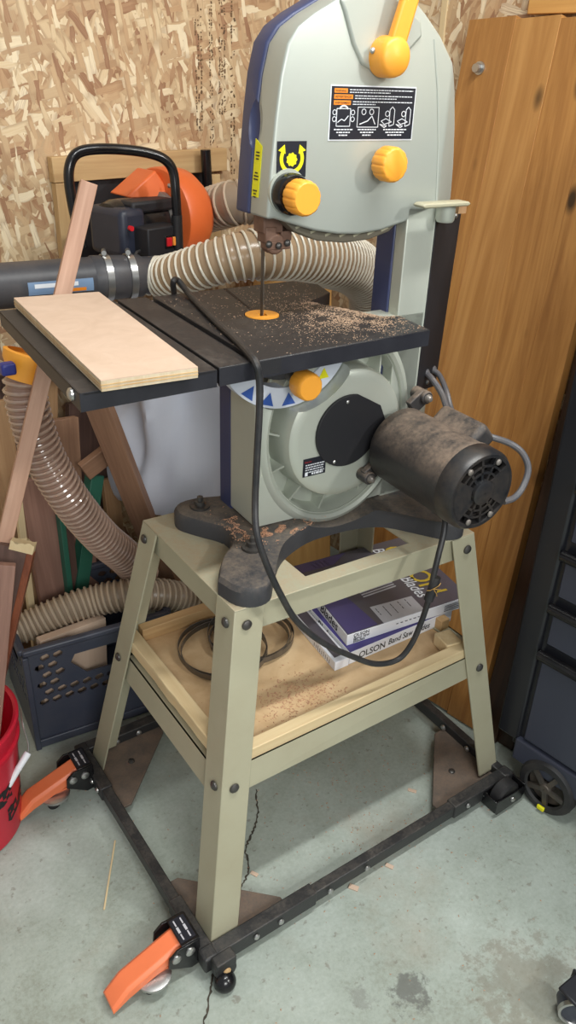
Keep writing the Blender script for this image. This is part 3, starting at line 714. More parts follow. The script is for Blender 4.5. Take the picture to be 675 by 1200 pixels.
# flat steel bar on the column shoulder
obj('shoulder_bar', MB().prism([(.124, 1.123), (.129, 1.1265), (.212, 1.1265), (.217, 1.123), (.212, 1.120), (.129, 1.1195)], YF-.042, YF-.018, yf=None), M['stand'], saw, .002)
obj('shoulder_boss', MB().lathe((.192, YF-.016, 1.095), (0, 0, 1), [(0, .012), (.004, .0145), (.026, .0145)], 24), M['beige'], saw)
obj('key_block', MB().box((.226, YF-.005, 1.111), (.016, .02, .012)), M['tanwood'], saw)
# decals
def decal(name, x0, z0, x1, z1, mat, y=YF-.0006, parent=saw): return obj(name, MB().box(((x0+x1)/2, y, (z0+z1)/2), (x1-x0, .0008, z1-z0)), mat, parent)
wl = decal('warning_label', -.017, 1.206, .125, 1.272, M['labelwhite'], YF-.0004)
decal('label_ground', -.0155, 1.2075, .1235, 1.2705, M['labelblack'], YF-.0009, wl)
ln = MB(); yy = YF-.0015
for k in range(3): decal('caution_tag', -.0115, 1.2655-.0070*k-.0026, -.0115+(.021, .030, .027)[k], 1.2655-.0070*k+.0026, M['labelorange'], YF-.0013, wl)
for k, wd in enumerate(('WARNING', 'ADVERTENCIA', 'AVERTISSEMENT')):
    t_ = fit_text(wd, (-.010, YF-.0018, 1.2642-.0070*k), (1, 0, 0), (0, 0, 1), (.017, .026, .024)[k], .0002); obj('caution_word', t_, M['ink'], wl)
def bars(mb, x0, x1, z, h=.0014):
    x = x0
    while x < x1:
        q = min(x1, x+random.uniform(.002, .006)); mb.box(((x+q)/2, yy, z), (q-x, .0004, h)); x = q+.0012
for k in range(3):
    for j in range(2): bars(ln, (.013, .022, .019)[k], .119 if j == 0 else random.uniform(.03, .1), 1.2668-.0070*k-.0030*j, .0011)
for x0 in (-.009, .030, .073):
    for j in range(3): bars(ln, x0+.004*j, x0+(.030 if x0 < .07 else .04)-.004*j, 1.2195-.0034*j)
def loopline(mb, pts, r=.00042, closed=True):
    P = [V((x, yy, z)) for x, z in pts]
    for a, b_ in zip(P, P[1:]+([P[0]] if closed else [])):
        if (b_-a).length > 1e-5: mb.bar(a, b_, r*2, .0004, (0, 1, 0))
rect = lambda a, b_, c, d: [(a, b_), (c, b_), (c, d), (a, d)]
loopline(ln, rect(-.006, 1.2235, .016, 1.2445)); loopline(ln, rect(.028, 1.2225, .063, 1.2465))
loopline(ln, arc(.005, 1.240, .008, 30, 150, 6), .0010, False); loopline(ln, arc(-.0095, 1.24, .003, 0, 330, 8)); loopline(ln, arc(.0200, 1.24, .003, 0, 330, 8)); loopline(ln, arc(-.0095, 1.232, .003, 0, 330, 8)); loopline(ln, arc(.0200, 1.232, .003, 0, 330, 8))
loopline(ln, [(-.004, 1.228), (.002, 1.232), (.007, 1.230), (.013, 1.236)], .0005, False)
loopline(ln, arc(.038, 1.241, .0035, 0, 330, 8)); loopline(ln, arc(.051, 1.241, .0035, 0, 330, 8)); loopline(ln, [(.032, 1.226), (.045, 1.230), (.052, 1.236), (.058, 1.226)], .0006, False)
for dx in (0, .028):
    loopline(ln, [(.082+dx, 1.2235), (.082+dx, 1.244), (.086+dx, 1.2475), (.090+dx, 1.244), (.090+dx, 1.226), (.084+dx, 1.224)]); loopline(ln, [(.068+dx, 1.230), (.076+dx, 1.233), (.086+dx, 1.229), (.074+dx, 1.226)]); loopline(ln, arc(.078+dx, 1.239, .0035, 0, 330, 8)); loopline(ln, [(.074+dx, 1.222), (.066+dx, 1.226), (.078+dx, 1.224)])
obj('fine_print', ln, M['labelwhite'], wl)
# yellow turn arrows
al = decal('turn_label', -.0955, 1.1625, -.0505, 1.206, M['labelblack'])
ar = MB()
ar.prism([(x, z) for x, z in [(-.073+(.0078+.0007*math.cos(9*a))*math.cos(a), 1.184+(.0078+.0007*math.cos(9*a))*math.sin(a)) for a in [2*PI*i/60 for i in range(60)]]], YF-.0016, YF-.001)
ar.prism(arc(-.073, 1.185, .0185, 150, 255, 10)+arc(-.073, 1.185, .0135, 255, 150, 10), YF-.0016, YF-.001)
ar.prism(arc(-.073, 1.185, .0185, 30, -75, 10)+arc(-.073, 1.185, .0135, -75, 30, 10), YF-.0016, YF-.001)
ar.prism([(-.094, 1.195), (-.083, 1.191), (-.0845, 1.202)], YF-.0016, YF-.001); ar.prism([(-.052, 1.195), (-.063, 1.191), (-.0615, 1.202)], YF-.0016, YF-.001)
obj('turn_arrows', ar, M['labelyellow'], al)
# yellow strip label on the left flank
xs = lambda z: -.108+(z-1.111)*.082-.0008
ys = [V((xs(1.135), .022, 1.135)), V((xs(1.135), .004, 1.135)), V((xs(1.198), .004, 1.198)), V((xs(1.203), .022, 1.206))]
yl = obj('side_label', flat(ys, (-1, 0, 0), .0008), M['labelyellow'], saw)
ln = MB()
for zc in (1.190, 1.165, 1.143):
    for j in range(3):
        z = zc-.004*j; ln.box((xs(z)-.0012, .013, z), (.0006, random.uniform(.006, .012), .0016))
obj('fine_print', ln, M['ink'], yl)
# lower wheel cover
CX, CZ, RO, EK = .030, .785, .164, .835
def el(P): return [(CX+(x-CX)*EK, z) for x, z in P]
def elb(m_):
    for v_ in m_.bm.verts: v_.co.x = CX+(v_.co.x-CX)*EK
    return m_
hole = el(arc(CX, CZ, RO-.012, 0, 352, 44))
out = [(-.117, .640)] + [(x, z) for x, z in arc(CX, CZ, RO+.006, 222, 318, 20)] + [(.186, .640), (.186, .955), (.050, .955)]
out += arc(-.070, .953, .118, 0, -150, 24)[1:] + [(-.172, .876), (-.168, .80)]
out = [(-.117, .640)] + el(arc(CX, CZ, RO+.006, 240, 300, 18)) + [(.15, .640), (.186, .640), (.186, .955), (.0485, .955)] + arc(-.070, .955, .118, 0, -114, 22)[1:]
lcov = MB(); lcov.prism(out, YF, .02, holes=[hole]); low = obj('lower_cover', lcov, M['beige'], saw, 0)
# left flank, running back at the corner
fl_ = MB(); fl_.prism([(-.117, .640), (-.117, .846), (-.121, .846), (-.121, .640)], YF, .058)
fl_.box((-.119, .018, .742), (.004, .08, .204)); obj('cover_flank', MB().box((-.117, .0195, .744), (.006, .082, .208)), M['beige'], saw, .004, 3)
nb = MB(); nb.prism([(-.120, .612), (-.120, .872), (.18, .93), (.18, .612)], .058, .1); obj('lower_shell', nb, M['navy'], saw, .004)
obj('cover_back', MB().prism([(-.116, .645), (-.116, .85), (.18, .93), (.18, .645)], .02, .058), M['beige2'], saw)
# trough, ribs and raised disc around the wheel
def notch_cutter(r_=.118):
    m_ = MB(); m_.prism(arc(-.070, .955-.603, r_, 0, 350, 40), -.12, .03); return m_
def annulus(o, ax, prof, seg):
    m_ = MB(); o, ax = V(o), V(ax).normalized(); q = ax.to_track_quat('Z', 'Y').to_matrix()
    m_.loft([[o+ax*h+q @ V((math.cos(2*PI*i/seg)*r_, math.sin(2*PI*i/seg)*r_, 0)) for i in range(seg)] for h, r_ in prof], closed=True); return m_
ring = obj('wheel_ring', elb(annulus((CX, 0, CZ), (0, -1, 0), [(-.016, RO-.004), (-.016, RO-.018), (.016, RO-.014), (.026, RO-.009), (.029, RO-.003), (.027, RO+.003), (.0215, RO+.009), (.0, RO+.009)], 80)), M['beige'], saw, smooth=40)
cut(ring, notch_cutter())
obj('trough_floor', elb(annulus((CX, 0, CZ), (0, -1, 0), [(-.012, .09), (-.012, .155), (-.016, .155), (-.016, .09)], 64)), M['beige'], saw)
disc = obj('cover_disc', MB().lathe((CX, 0, CZ), (0, -1, 0), [(-.018, .112), (.02, .110), (.040, .109), (.048, .106), (.052, .100), (.053, .09), (.053, .002)], 80), M['beige'], saw, smooth=40)
cut(disc, notch_cutter())
for a in (28, 46, 176, 204, 232, 262, 300):
    c, s = math.cos(R(a)), math.sin(R(a)); p0, p1 = V((CX+c*.106, .012, CZ+s*.106)), V((CX+c*(RO-.013)*EK, .012, CZ+s*(RO-.013)))
    sd = V((-s, 0, c))*.0018; rib_ = MB()
    rib_.loft([[p0-sd, p0+sd, p0+sd+V((0, -.040, 0)), p0-sd+V((0, -.040, 0))], [p1-sd, p1+sd, p1+sd+V((0, -.022, 0)), p1-sd+V((0, -.022, 0))]])
    obj('rib', rib_, M['beige'], saw, .0006)
obj('clip', MB().box((.010, YF-.012, .846), (.018, .008, .022), M4.Rotation(R(20), 3, 'Y')), M['beige'], saw, .002)
bolts(saw, [(.010, YF-.016, .844)], (0, -1, 0), .004, .003, M['zinc'])
# trunnion under the table with the angle label
tq = MB(); tq.prism(arc(-.070, .955, .074, 180, 360, 24), -.02, .03); obj('trunnion', tq, M['cast'], saw, .002)
an = obj('angle_label', MB().prism(arc(-.070, .955, .116, 196, 344, 30)+arc(-.070, .955, .084, 344, 196, 30), -.026, -.0), M['labelpale'], saw)
tg = MB()
for a in (232, 252, 272, 292): 
    c = V((-.070+.098*math.cos(R(a)), 0, .955+.098*math.sin(R(a)))); u = V((-math.sin(R(a)), 0, math.cos(R(a)))); v_ = V((-math.cos(R(a)), 0, -math.sin(R(a))))
    tg.bm.faces.new([tg.bm.verts.new(c+q+V((0, -.0266, 0))) for q in (u*.012-v_*.014, -u*.012-v_*.014, v_*.006)])
obj('label_triangles', tg, M['labelblue'], an)
tg = MB(); a = 312; c = V((-.070+.098*math.cos(R(a)), 0, .955+.098*math.sin(R(a)))); tg.prism([(c.x-.010, c.z-.007), (c.x+.009, c.z-.006), (c.x, c.z+.010)], -.0272, -.0266); obj('label_triangle', tg, M['labelyellow'], an)
k3 = knob('table_lock_knob', (-.062, -.050, .886), .0212, .030, M['yellow'], 8, .03)
obj('knob_shaft', MB().cyl((-.062, -.051, .886), (-.062, -.018, .886), .008), M['steel'], k3)
# motor mount plate, lugs and motor
mp = arc(.028, .793, .060, 75, 318, 30) + [(.098, .770), (.100, .80), (.088, .826)]
obj('mount_plate', MB().prism(mp, -.0575, -.052), M['blackplate'], saw, .001)
bolts(saw, [(.022, -.0575, .843), (.004, -.0575, .745)], (0, -1, 0), .003, .002, M['zinc'])
MX, MZ, MR = .119, .760, .0625
mt = MB(); mt.lathe((MX, -.062, MZ), (0, -1, 0), [(0, .03), (.0, .045), (.008, .056), (.016, MR), (.165, MR), (.170, MR+.0015), (.176, MR+.0015), (.176, .03)], 56); motor = obj('motor', mt, M['motor'], saw, smooth=40)
eb = MB(); ey = -.238
eb.lathe((MX, ey, MZ), (0, -1, 0), [(0, MR+.002), (.022, MR+.001), (.030, MR-.004), (.030, MR-.009), (.020, MR-.011), (.012, MR-.014)], 56, ends=False)
eb.lathe((MX, ey, MZ), (0, -1, 0), [(.022, .001), (.022, .020), (.034, .019), (.036, .014), (.036, .001)], 32, ends=False)
eb.lathe((MX, ey, MZ), (0, -1, 0), [(.012, MR-.012), (.012, .001)], 40, ends=False)
endb = obj('motor_end', eb, M['motorend'], motor, smooth=40)
gr = MB()
for i in range(12):
    a = 2*PI*i/12+.13; c, s = math.cos(a), math.sin(a)
    gr.bar((MX+c*.018, ey-.026, MZ+s*.018), (MX+c*(MR-.006), ey-.026, MZ+s*(MR-.006)), .004, .006, (0, 1, 0))
for rr in (.030, .041): gr.lathe((MX, ey, MZ), (0, -1, 0), [(.022, rr-.0018), (.022, rr+.0018), (.029, rr+.0018), (.029, rr-.0018)], 48, ends=False)
obj('vent_grille', gr, M['motorend'], motor)
pl_ = MB(); pl_.prism(arc(MX, MZ, MR-.008, 150, 225, 12)+arc(MX, MZ, .021, 225, 150, 8), ey-.030, ey-.024); pl_.prism(arc(MX, MZ, MR-.008, -35, 40, 12)+arc(MX, MZ, .021, 40, -35, 8), ey-.030, ey-.024); obj('end_panel', pl_, M['motorend'], motor)
bolts(motor, [(MX+math.cos(R(a))*.049, ey-.030, MZ+math.sin(R(a))*.049) for a in (62, 128, 248, 300)], (0, -1, 0), .005, .003, M['steel'])
obj('capacitor_cover', MB().box((MX+.058, -.150, MZ+.040), (.046, .10, .042), M4.Rotation(R(-42), 3, 'Y')), M['motor'], motor, .010, 4)
for (x, z, a) in ((.158, .826, 35), (.072, .716, 215)):
    lg = MB(); dx, dz = math.cos(R(a)), math.sin(R(a)); lg.bar((x-dx*.02, -.066, z-dz*.02), (x+dx*.012, -.066, z+dz*.012), .026, .012, (0, 1, 0)); lg.cyl((x+dx*.01, -.045, z+dz*.01), (x+dx*.01, -.078, z+dz*.01), .011, seg=18)
    lo = obj('motor_lug', lg, M['motor'], motor, .002); bolts(lo, [(x+dx*.01, -.078, z+dz*.01)], (0, -1, 0), .007, .008, M['steel'])
# rating plate
rp = decal('rating_plate', -.052, .728, -.010, .759, M['labelblack'], -.0535)
bmx = fit_text('BAND SAW', (-.050, -.0541, .7525), (1, 0, 0), (0, 0, 1), .013, .0002); obj('maker_word', bmx, M['labelred'], rp)
ln = MB(); yy = -.0542
for k in range(4): bars(ln, -.048, -.012-.004*random.random(), .748-.0042*k, .0016)
ln.box((-.046, yy, .732), (.005, .0004, .005)); bars(ln, -.036, -.015, .732, .003); obj('fine_print', ln, M['labelwhite'], rp)
# table, insert, extension
ZT = .965; tb = .943
TM = [(-.188, -.147), (.106, -.129), (.112, -.051), (.085, -.043), (.032, .078), (.096, .113), (.110, .172), (.084, .211), (-.182, .206)]
tm = MB(); tm.prism(TM, ZT, tb, 'xy', holes=[arc(-.077, .040, .0262, 0, 350, 30)]); table = obj('table', tm, [M['table']], saw, .0015)
ts = MB(); ts.prism([(-.246, -.150), (-.199, -.1475), (-.193, .206), (-.240, .21)], ZT, tb, 'xy'); ts.prism([(-.2, -.1472), (-.187, -.1466), (-.181, .205), (-.194, .205)], ZT-.007, tb, 'xy'); obj('table_edge_strip', ts, M['table'], table, .001)
rim = MB(); fe = [(-.246, -.1504), (.1065, -.1294), (.1125, -.051)]
for (x0, y0), (x1, y1) in zip(fe, fe[1:]): rim.loft([[V((x0, y0, ZT-.002)), V((x0, y0+.004, ZT-.002)), V((x0, y0+.004, tb-.002)), V((x0, y0, tb-.002))], [V((x1, y1, ZT-.002)), V((x1-.002, y1+.004, ZT-.002)), V((x1-.002, y1+.004, tb-.002)), V((x1, y1, tb-.002))]])
obj('table_apron', rim, M['tableedge'], table)
ins = MB(); ins.prism(arc(-.077, .040, .0255, 0, 350, 36), ZT+.0006, ZT-.006, 'xy', holes=[[(-.084, .033), (-.072, .031), (-.070, .045), (-.082, .047)]]); obj('table_insert', ins, M['yellow'], saw)
slot = MB(); slot.prism([(-.081, .066), (-.078, .066), (-.05, .207), (-.056, .207)], ZT-.001, ZT+.0004, 'xy'); obj('blade_slot', slot, M['slotdark'], table)  # dark strip laid on the table top in place of a cut slot
ex = MB(); EX = [(-.4235, -.157), (-.249, -.150), (-.2435, .211), (-.416, .225)]
ex.prism(EX, ZT-.002, ZT-.006, 'xy'); ext = obj('table_extension', ex, M['table'], saw, .001)
sk = MB()
for (x0, y0), (x1, y1) in zip(EX, EX[1:]+EX[:1]):
    d = V((x1-x0, y1-y0, 0)).normalized(); nrm = V((-d.y, d.x, 0))*.004; p, q = V((x0, y0, ZT-.0022)), V((x1, y1, ZT-.0022)); dn = V((0, 0, -.022))
    sk.loft([[p, p+nrm, p+nrm+dn, p+dn], [q, q+nrm, q+nrm+dn, q+dn]])
obj('extension_apron', sk, M['tableedge'], ext)
bolts(ext, [(-.4235, -.128, ZT-.012)], (-1, 0, 0), .008, .005, M['zinc'])
# blade and upper guide
bl = MB(); bl.box((-.0785, .038, 1.01), (.0012, .008, .20)); obj('blade', bl, M['blade'], saw)
gd = MB(); gd.box((-.071, .026, 1.099), (.045, .03, .026)); gd.box((-.082, .022, 1.084), (.018, .026, .022)); gd.box((-.056, .022, 1.086), (.018, .022, .024))
gd.lathe((-.074, .008, 1.072), (0, 1, 0), [(0, .001), (0, .013), (.004, .015), (.02, .015), (.022, .001)], 24); gd.box((-.070, .018, 1.070), (.038, .022, .012))
guide = obj('blade_guide', gd, M['rust'], saw, .002); bolts(guide, [(-.088, .006, 1.073), (-.072, .006, 1.070), (-.058, .006, 1.073)], (0, -1, 0), .005, .004, M['bolt'])
# cords
S_ = []
cordp = [(-0.1311, 0.2350, 0.9468), (-0.1484, 0.2002, 0.9850), (-0.1361, 0.2078, 0.9850), (-0.1355, 0.1684, 0.9720), (-0.1625, 0.0314, 0.9700), (-0.1799, -0.0661, 0.9700), (-0.1960, -0.1350, 0.9710), (-0.1990, -0.1580, 0.9661), (-0.1948, -0.1600, 0.9450), (-0.1952, -0.1620, 0.9058), (-0.1994, -0.1650, 0.8359), (-0.2038, -0.1700, 0.7758), (-0.2119, -0.1900, 0.7419), (-0.2020, -0.2000, 0.6972), (-0.1784, -0.2000, 0.6401), (-0.1471, -0.2000, 0.5798), (-0.0982, -0.2000, 0.5219), (-0.0429, -0.2000, 0.4753), (0.0122, -0.2000, 0.4358), (0.0599, -0.2000, 0.4258), (0.0814, -0.2050, 0.4535), (0.0924, -0.2100, 0.5004), (0.0969, -0.2150, 0.5497), (0.0995, -0.2150, 0.5901), (0.1088, -0.2100, 0.6245), (0.1231, -0.2000, 0.6545), (0.1317, -0.1900, 0.6767)]
obj('power_cord', MB().tube(spline(cordp, 8), .0049, 10), M['cord'], saw)
pc = spline([(0.1044, -0.2160, 0.5875), (0.0997, -0.2170, 0.5666), (0.0949, -0.2160, 0.5460)], 4); tie = obj('cord_wrap', MB().tube(pc, .008, 12), M['cord'], saw)
tw = MB(); c = V((0.0936, -0.2250, 0.5734))
for d in ((.010, -.004, .010), (.014, -.003, -.004), (.006, -.004, -.014), (-.016, -.002, .003)): tw.tube([c, c+V(d)*.6+V((0, -.002, 0)), c+V(d)], .0007, 6)
obj('wire_tie', tw, M['brass'], tie)
obj('motor_cord', MB().tube(spline([(0.2254, -0.0009, 0.8415), (0.2235, -0.0219, 0.8363), (0.2274, -0.0450, 0.8174), (0.2125, -0.0800, 0.8018), (0.1962, -0.1200, 0.7969), (0.2022, -0.1500, 0.7938), (0.2138, -0.1800, 0.7944), (0.2383, -0.2000, 0.7857), (0.2486, -0.2200, 0.7740), (0.2493, -0.2350, 0.7537), (0.2331, -0.2450, 0.7321), (0.2124, -0.2500, 0.7200), (0.1891, -0.2500, 0.7183)], 8), .0052, 10), M['cordgrey'], saw)
obj('motor_cord', MB().tube(spline([(0.2552, 0.0155, 0.8382), (0.2571, -0.0015, 0.8323), (0.2409, -0.0400, 0.8196), (0.2295, -0.0700, 0.7983), (0.2092, -0.1100, 0.7953), (0.2116, -0.1300, 0.7933)], 8), .0048, 10), M['cordgrey'], saw)
bolts(saw, [V((0.2254, -0.0009, 0.8415)), V((0.2552, 0.0155, 0.8382))], (.48, -.88, 0), .0075, .006, M['cordgrey'], 'cord_grommet')

# sawdust: fine chips nobody could count
def chips(name, label, n, pick, mats, lo=.0006, hi=.0022, base=(0, 0, 0)):
    mb = MB()
    for i in range(n):
        q = pick()
        if q is None: continue
        p, k = q; s = random.uniform(lo, hi)*k; a = random.uniform(0, PI); u, v_ = V((math.cos(a), math.sin(a), 0))*s*1.6, V((-math.sin(a), math.cos(a), 0))*s*.8
        t_ = [mb.bm.verts.new(p+d) for d in (-u-v_*.6, u-v_*.4, v_, V((0, 0, s*.8)))]
        for tri_ in ((0, 1, 3), (1, 2, 3), (2, 0, 3), (0, 2, 1)): mb.bm.faces.new([t_[k2] for k2 in tri_])
    o = obj(name, mb, mats, None, smooth=0, base=base); return tag(o, label, 'sawdust', None, 'stuff')
SR = M4.Rotation(PHI, 4, 'Z')
def inpoly(x, y, P):
    r_ = False
    for (a, b_), (c, d) in zip(P, P[1:]+P[:1]):
        if (b_ > y) != (d > y) and x < (c-a)*(y-b_)/(d-b_)+a: r_ = not r_
    return r_
def pick_table():
    if random.random() < .55: x, y = random.gauss(.045, .045), random.gauss(-.035, .045)
    elif random.random() < .5: x, y = random.gauss(-.01, .05), random.gauss(.02, .08)
    elif random.random() < .5: t_ = random.random(); x, y = .085+(.032-.085)*t_+random.gauss(-.006, .006), -.043+.121*t_+random.gauss(0, .006)
    else: x, y = random.uniform(-.24, .1), random.uniform(-.14, .2)
    if not inpoly(x, y, TM) or (x+.077)**2+(y-.04)**2 < .0009: return None
    if random.random() > .55+1.1*mnoise.noise(V((x*34, y*34, 3))): return None
    return SR @ V((x, y, ZT+.0002)), 1
chips('sawdust', 'pale sawdust sprinkled over the black saw table around the yellow insert', 11000, pick_table, M['chip'], .0003, .0010)
def pick_foot():
    if random.random() < .5: x, y = random.gauss(-.125, .016), random.gauss(-.008, .028)
    else: x, y = random.gauss(-.09, .03), random.gauss(-.045, .010)
    if not inpoly(x, y, cp) or x > -.122 and y > -.024: return None
    h = .634 + .006*max(0, mnoise.noise(V((x*60, y*60, 1))))
    return SR @ V((x, y, h+.001)), 1.2
chips('sawdust', 'orange sawdust heaped on the black cast foot against the saw body', 5200, pick_foot, M['chip2'], .0003, .0009)
def pick_floor():
    x, y = random.gauss(.06, .12), random.gauss(-.12, .12)
    if random.random() < .25: x, y = random.uniform(-.5, .3), random.uniform(-.6, .2)
    return V((x, y, .0005)), 1.2
chips('sawdust', 'scattered reddish sawdust on the concrete floor beneath the stand', 500, pick_floor, M['chip2'], .0005, .0014)
def pick_shelf():
    x, y = random.gauss(-.09, .05), random.gauss(-.11, .03)
    if x < -.24 or x > .0 or y < -.16: return None
    return V((x, y, zs+.0004)), 1
chips('sawdust', 'reddish sawdust on the plywood shelf behind the front cleat', 700, pick_shelf, M['chip2'], .0006, .0018)
def sliver(label, p, q, wd, mat):
    o = board('wood_sliver', p, q, wd, .0025, mat, bevel=.0004); return tag(o, label, 'wood scrap', None)
sliver('thin wood sliver lying on the floor left of the stand', (-0.3794, 0.0517, 0.0015), (-0.4538, -0.0694, 0.0015), .003, M['pine'])
sliver('small pale chip on the floor beside the crack', (-0.2013, -0.1461, 0.0015), (-0.1947, -0.1589, 0.0015), .007, M['plyface'])
sliver('small pale chip on the floor in front of the base rail, nearest the front corner', (-0.0682, -0.2668, 0.0015), (-0.0583, -0.2815, 0.0015), .010, M['plyface'])
sliver('small pale chip on the floor in front of the base rail, further right', (0.0168, -0.2695, 0.0015), (0.0240, -0.2828, 0.0015), .008, M['plyface'])
sliver('small pale chip on the floor inside the base frame', (0.1724, -0.1590, 0.0015), (0.1827, -0.1736, 0.0015), .007, M['plyface'])

# plywood offcut on the table
PO = [(-0.3908, 0.2338, 0.9770), (-0.4002, -0.1638, 0.9770), (-0.2831, -0.1681, 0.9770), (-0.2647, 0.2193, 0.9770)]
po = thing('plywood_offcut', 'pale rectangular plywood offcut lying on the left of the saw table', 'plywood', (0, 0, ZT), PHI, local=True)
p_ = [V((q[0], q[1], ZT-.0015)) for q in PO]
obj('core', flat(p_, (0, 0, 1), .0125), M['plyedge'], po, .0005)
obj('veneer', flat([V((q[0], q[1], .976)) for q in PO], (0, 0, 1), .0012), M['plyface'], po)
ly = MB(); e0, e1, e2 = p_[0], p_[1], p_[2]
for k in range(2):
    h = V((0, 0, .0045+.0035*k)); ly.bar(e0+h, e1+h, .0012, .0012); ly.bar(e1+h, e2+h, .0012, .0012)
obj('ply_line', ly, M['cleat'], po)

# ------------------------------------------------------------------ pine panel and things at the right wall
foot = .4045; lean = .195
def Pn(n, h, d=0): return W(foot, n, 0) + (AX*lean+V((0, 0, 1)))*h + (-AX+V((0, 0, lean))).normalized()*d
pnl = thing('pine_slab', 'tall varnished pine slab of glued boards leaning against the right wall', 'wood panel', W(foot, .1, 0))
eb_, et_ = [-.165, -.09, .01, .11, .225], [-.082, -.005, .09, .19, .292]
mb = MB()
for i in range(4):
    p0, p1 = Pn((eb_[i]+eb_[i+1])/2, .003), Pn((et_[i]+et_[i+1])/2, 1.388)
    board('glued_board', p0, p1, (eb_[i+1]-eb_[i]+et_[i+1]-et_[i])/2-.0002, .026, M['panel'] if i != 2 else M['panelb'], pnl, up=AX, bevel=.0002)
bl_ = MB(); q = Pn(.243, 1.302, .013); bl_.cyl(q, q+(-AX)*.016, .008, seg=8); bl_.cyl(q, q+(-AX)*.004, .012, seg=16); obj('panel_bolt', bl_, M['zinc'], pnl)
for k, (n0, n1, wd, lab) in enumerate(((-.195, -.118, .048, 'dark stained moulding leaning against the right edge of the pine slab'), (-.236, -.165, .040, 'dark stained moulding leaning second from the pine slab'), (-.276, -.21, .05, 'dark stained board leaning nearest the black tool chest'))):
    o = board('trim_moulding', W(.405+.012*k, n0, .0), W(.688-.004*k, n1, 1.36+.03*k), wd, .018, M['trim'], up=AX); tag(o, lab, 'moulding')
o = board('pine_plank', W(.690, -.3, 1.446), W(.690, .176, 1.446), .10, .022, M['panel2'], up=AX); tag(o, 'pale pine plank fixed flat on the right wall above the panel', 'plank')
o = board('pine_plank', W(.50, .55, .0), W(.575, .70, .93), .20, .02, M['panel2'], up=(AX+NX)); tag(o, 'tan plank leaning in the room corner behind the saw column', 'plank')

# tool chest
ch = thing('tool_chest', 'dark grey rolling tool chest with black drawer pulls at the right edge', 'tool chest', W(.33, -.28, 0))
def cb(a0, a1, n0, n1, z0, z1): return MB().box(W((a0+a1)/2, (n0+n1)/2, (z0+z1)/2), (a1-a0, n1-n0, z1-z0), WR.to_3x3())
obj('body', cb(.335, .80, -1.3, -.285, .10, 1.25), M['chestdark'], ch, .004)  # body and post run taller out of view, added to shade the pine slab
obj('corner_post', cb(.326, .36, -.302, -.252, .118, 1.25), M['chestdark'], ch, .006)
obj('bottom_rail', cb(.322, .37, -1.3, -.298, .075, .128), M['chest'], ch, .004)
for z0, z1 in ((.135, .352), (.372, .458), (.478, .570), (.592, .70), (.72, .90)):
    dr = obj('drawer', cb(.326, .345, -1.28, -.312, z0, z1-.018), M['chest'], ch, .003)
    hp = MB(); y = z1-.006; hp.cyl(W(.322, -1.28, y), W(.322, -.306, y), .0105, seg=16); obj('pull', hp, M['blackgloss'], dr)
def bigwheel(c, ax, R0):
    mb = MB(); mb.lathe(c, ax, [(-.012, R0*.66), (-.016, R0*.74), (-.015, R0*.93), (-.008, R0), (.008, R0), (.015, R0*.93), (.016, R0*.74), (.012, R0*.66)], 44, ends=False)
    tyre = obj('caster_wheel', mb, M['rubber'], ch, smooth=40)
    hb = MB(); hb.lathe(c, ax, [(-.017, .001), (-.017, R0*.16), (-.012, R0*.22), (.012, R0*.22), (.012, .001)], 24, ends=False)
    hb.lathe(c, ax, [(.004, R0*.2), (-.002, R0*.68), (.008, R0*.68), (.010, R0*.2)], 40, ends=False)
    x = V(ax).orthogonal().normalized(); y_ = V(ax).cross(x)
    for k in range(5):
        a = 2*PI*k/5; d = x*math.cos(a)+y_*math.sin(a); hb.bar(V(c)+d*R0*.15-V(ax)*.012, V(c)+d*R0*.7-V(ax)*.010, .010, .006, ax)
    obj('hub', hb, M['hubgrey'], tyre)
bigwheel(W(.330, -.384, .060), AX, .060)
fk = MB(); fk.box(W(.355, -.372, .085), (.05, .06, .012), WR.to_3x3()); fk.bar(W(.356, -.36, .085), W(.356, -.384, .058), .006, .03, NX); obj('caster_fork', fk, M['steel'], ch, .002)
obj('brake_tab', MB().box(W(.311, -.388, .014), (.006, .016, .010), WR.to_3x3()), M['labelyellow'], ch, .002)
# far caster at the frame's lower right edge
fc = thing('caster', 'blue black caster with bright rim on the floor at the lower right corner', 'caster', (.085, -.64, 0))
c = V((.085, -.640, .030))
d2 = V((.75, .66, 0)).normalized()
obj('tyre', MB().lathe(c, d2, [(-.014, .010), (-.016, .022), (-.012, .029), (.010, .030), (.014, .026), (.014, .010)], 36), M['chest'], fc, smooth=40)
obj('rim', MB().lathe(c-d2*.0145, d2, [(0, .024), (-.003, .025), (-.003, .029), (.004, .0295)], 36, ends=False), M['zinc'], fc)
hs = MB(); hs.box(c+V((0, 0, .032)), (.05, .05, .006)); hs.box(c+V((.02, .016, .02)), (.006, .03, .03)); obj('housing', hs, M['chestdark'], fc, .003)

# ------------------------------------------------------------------ left background
# backing frame on the wall
bk = thing('wall_bracket', 'pine board frame with black backing fixed to the strand board wall', 'bracket', W(.2, .84, .85))
board('board', W(.0, .828, 1.088), W(.46, .828, 1.094), .05, .022, M['cleat'], bk, up=NX)
board('board', W(.02, .826, .80), W(.02, .826, 1.062), .035, .022, M['cleat'], bk, up=NX)
board('board', W(.42, .826, .80), W(.42, .826, 1.062), .035, .022, M['cleat'], bk, up=NX)
obj('backing', MB().box(W(.22, .834, .95), (.40, .008, .26), WR.to_3x3()), M['backblack'], bk)
tab_ = board('wood_block', W(-.085, .825, .82), W(-.085, .825, .905), .02, .022, M['pine'], up=NX); tag(tab_, 'small pine block on the wall above the black pipe', 'wood block')
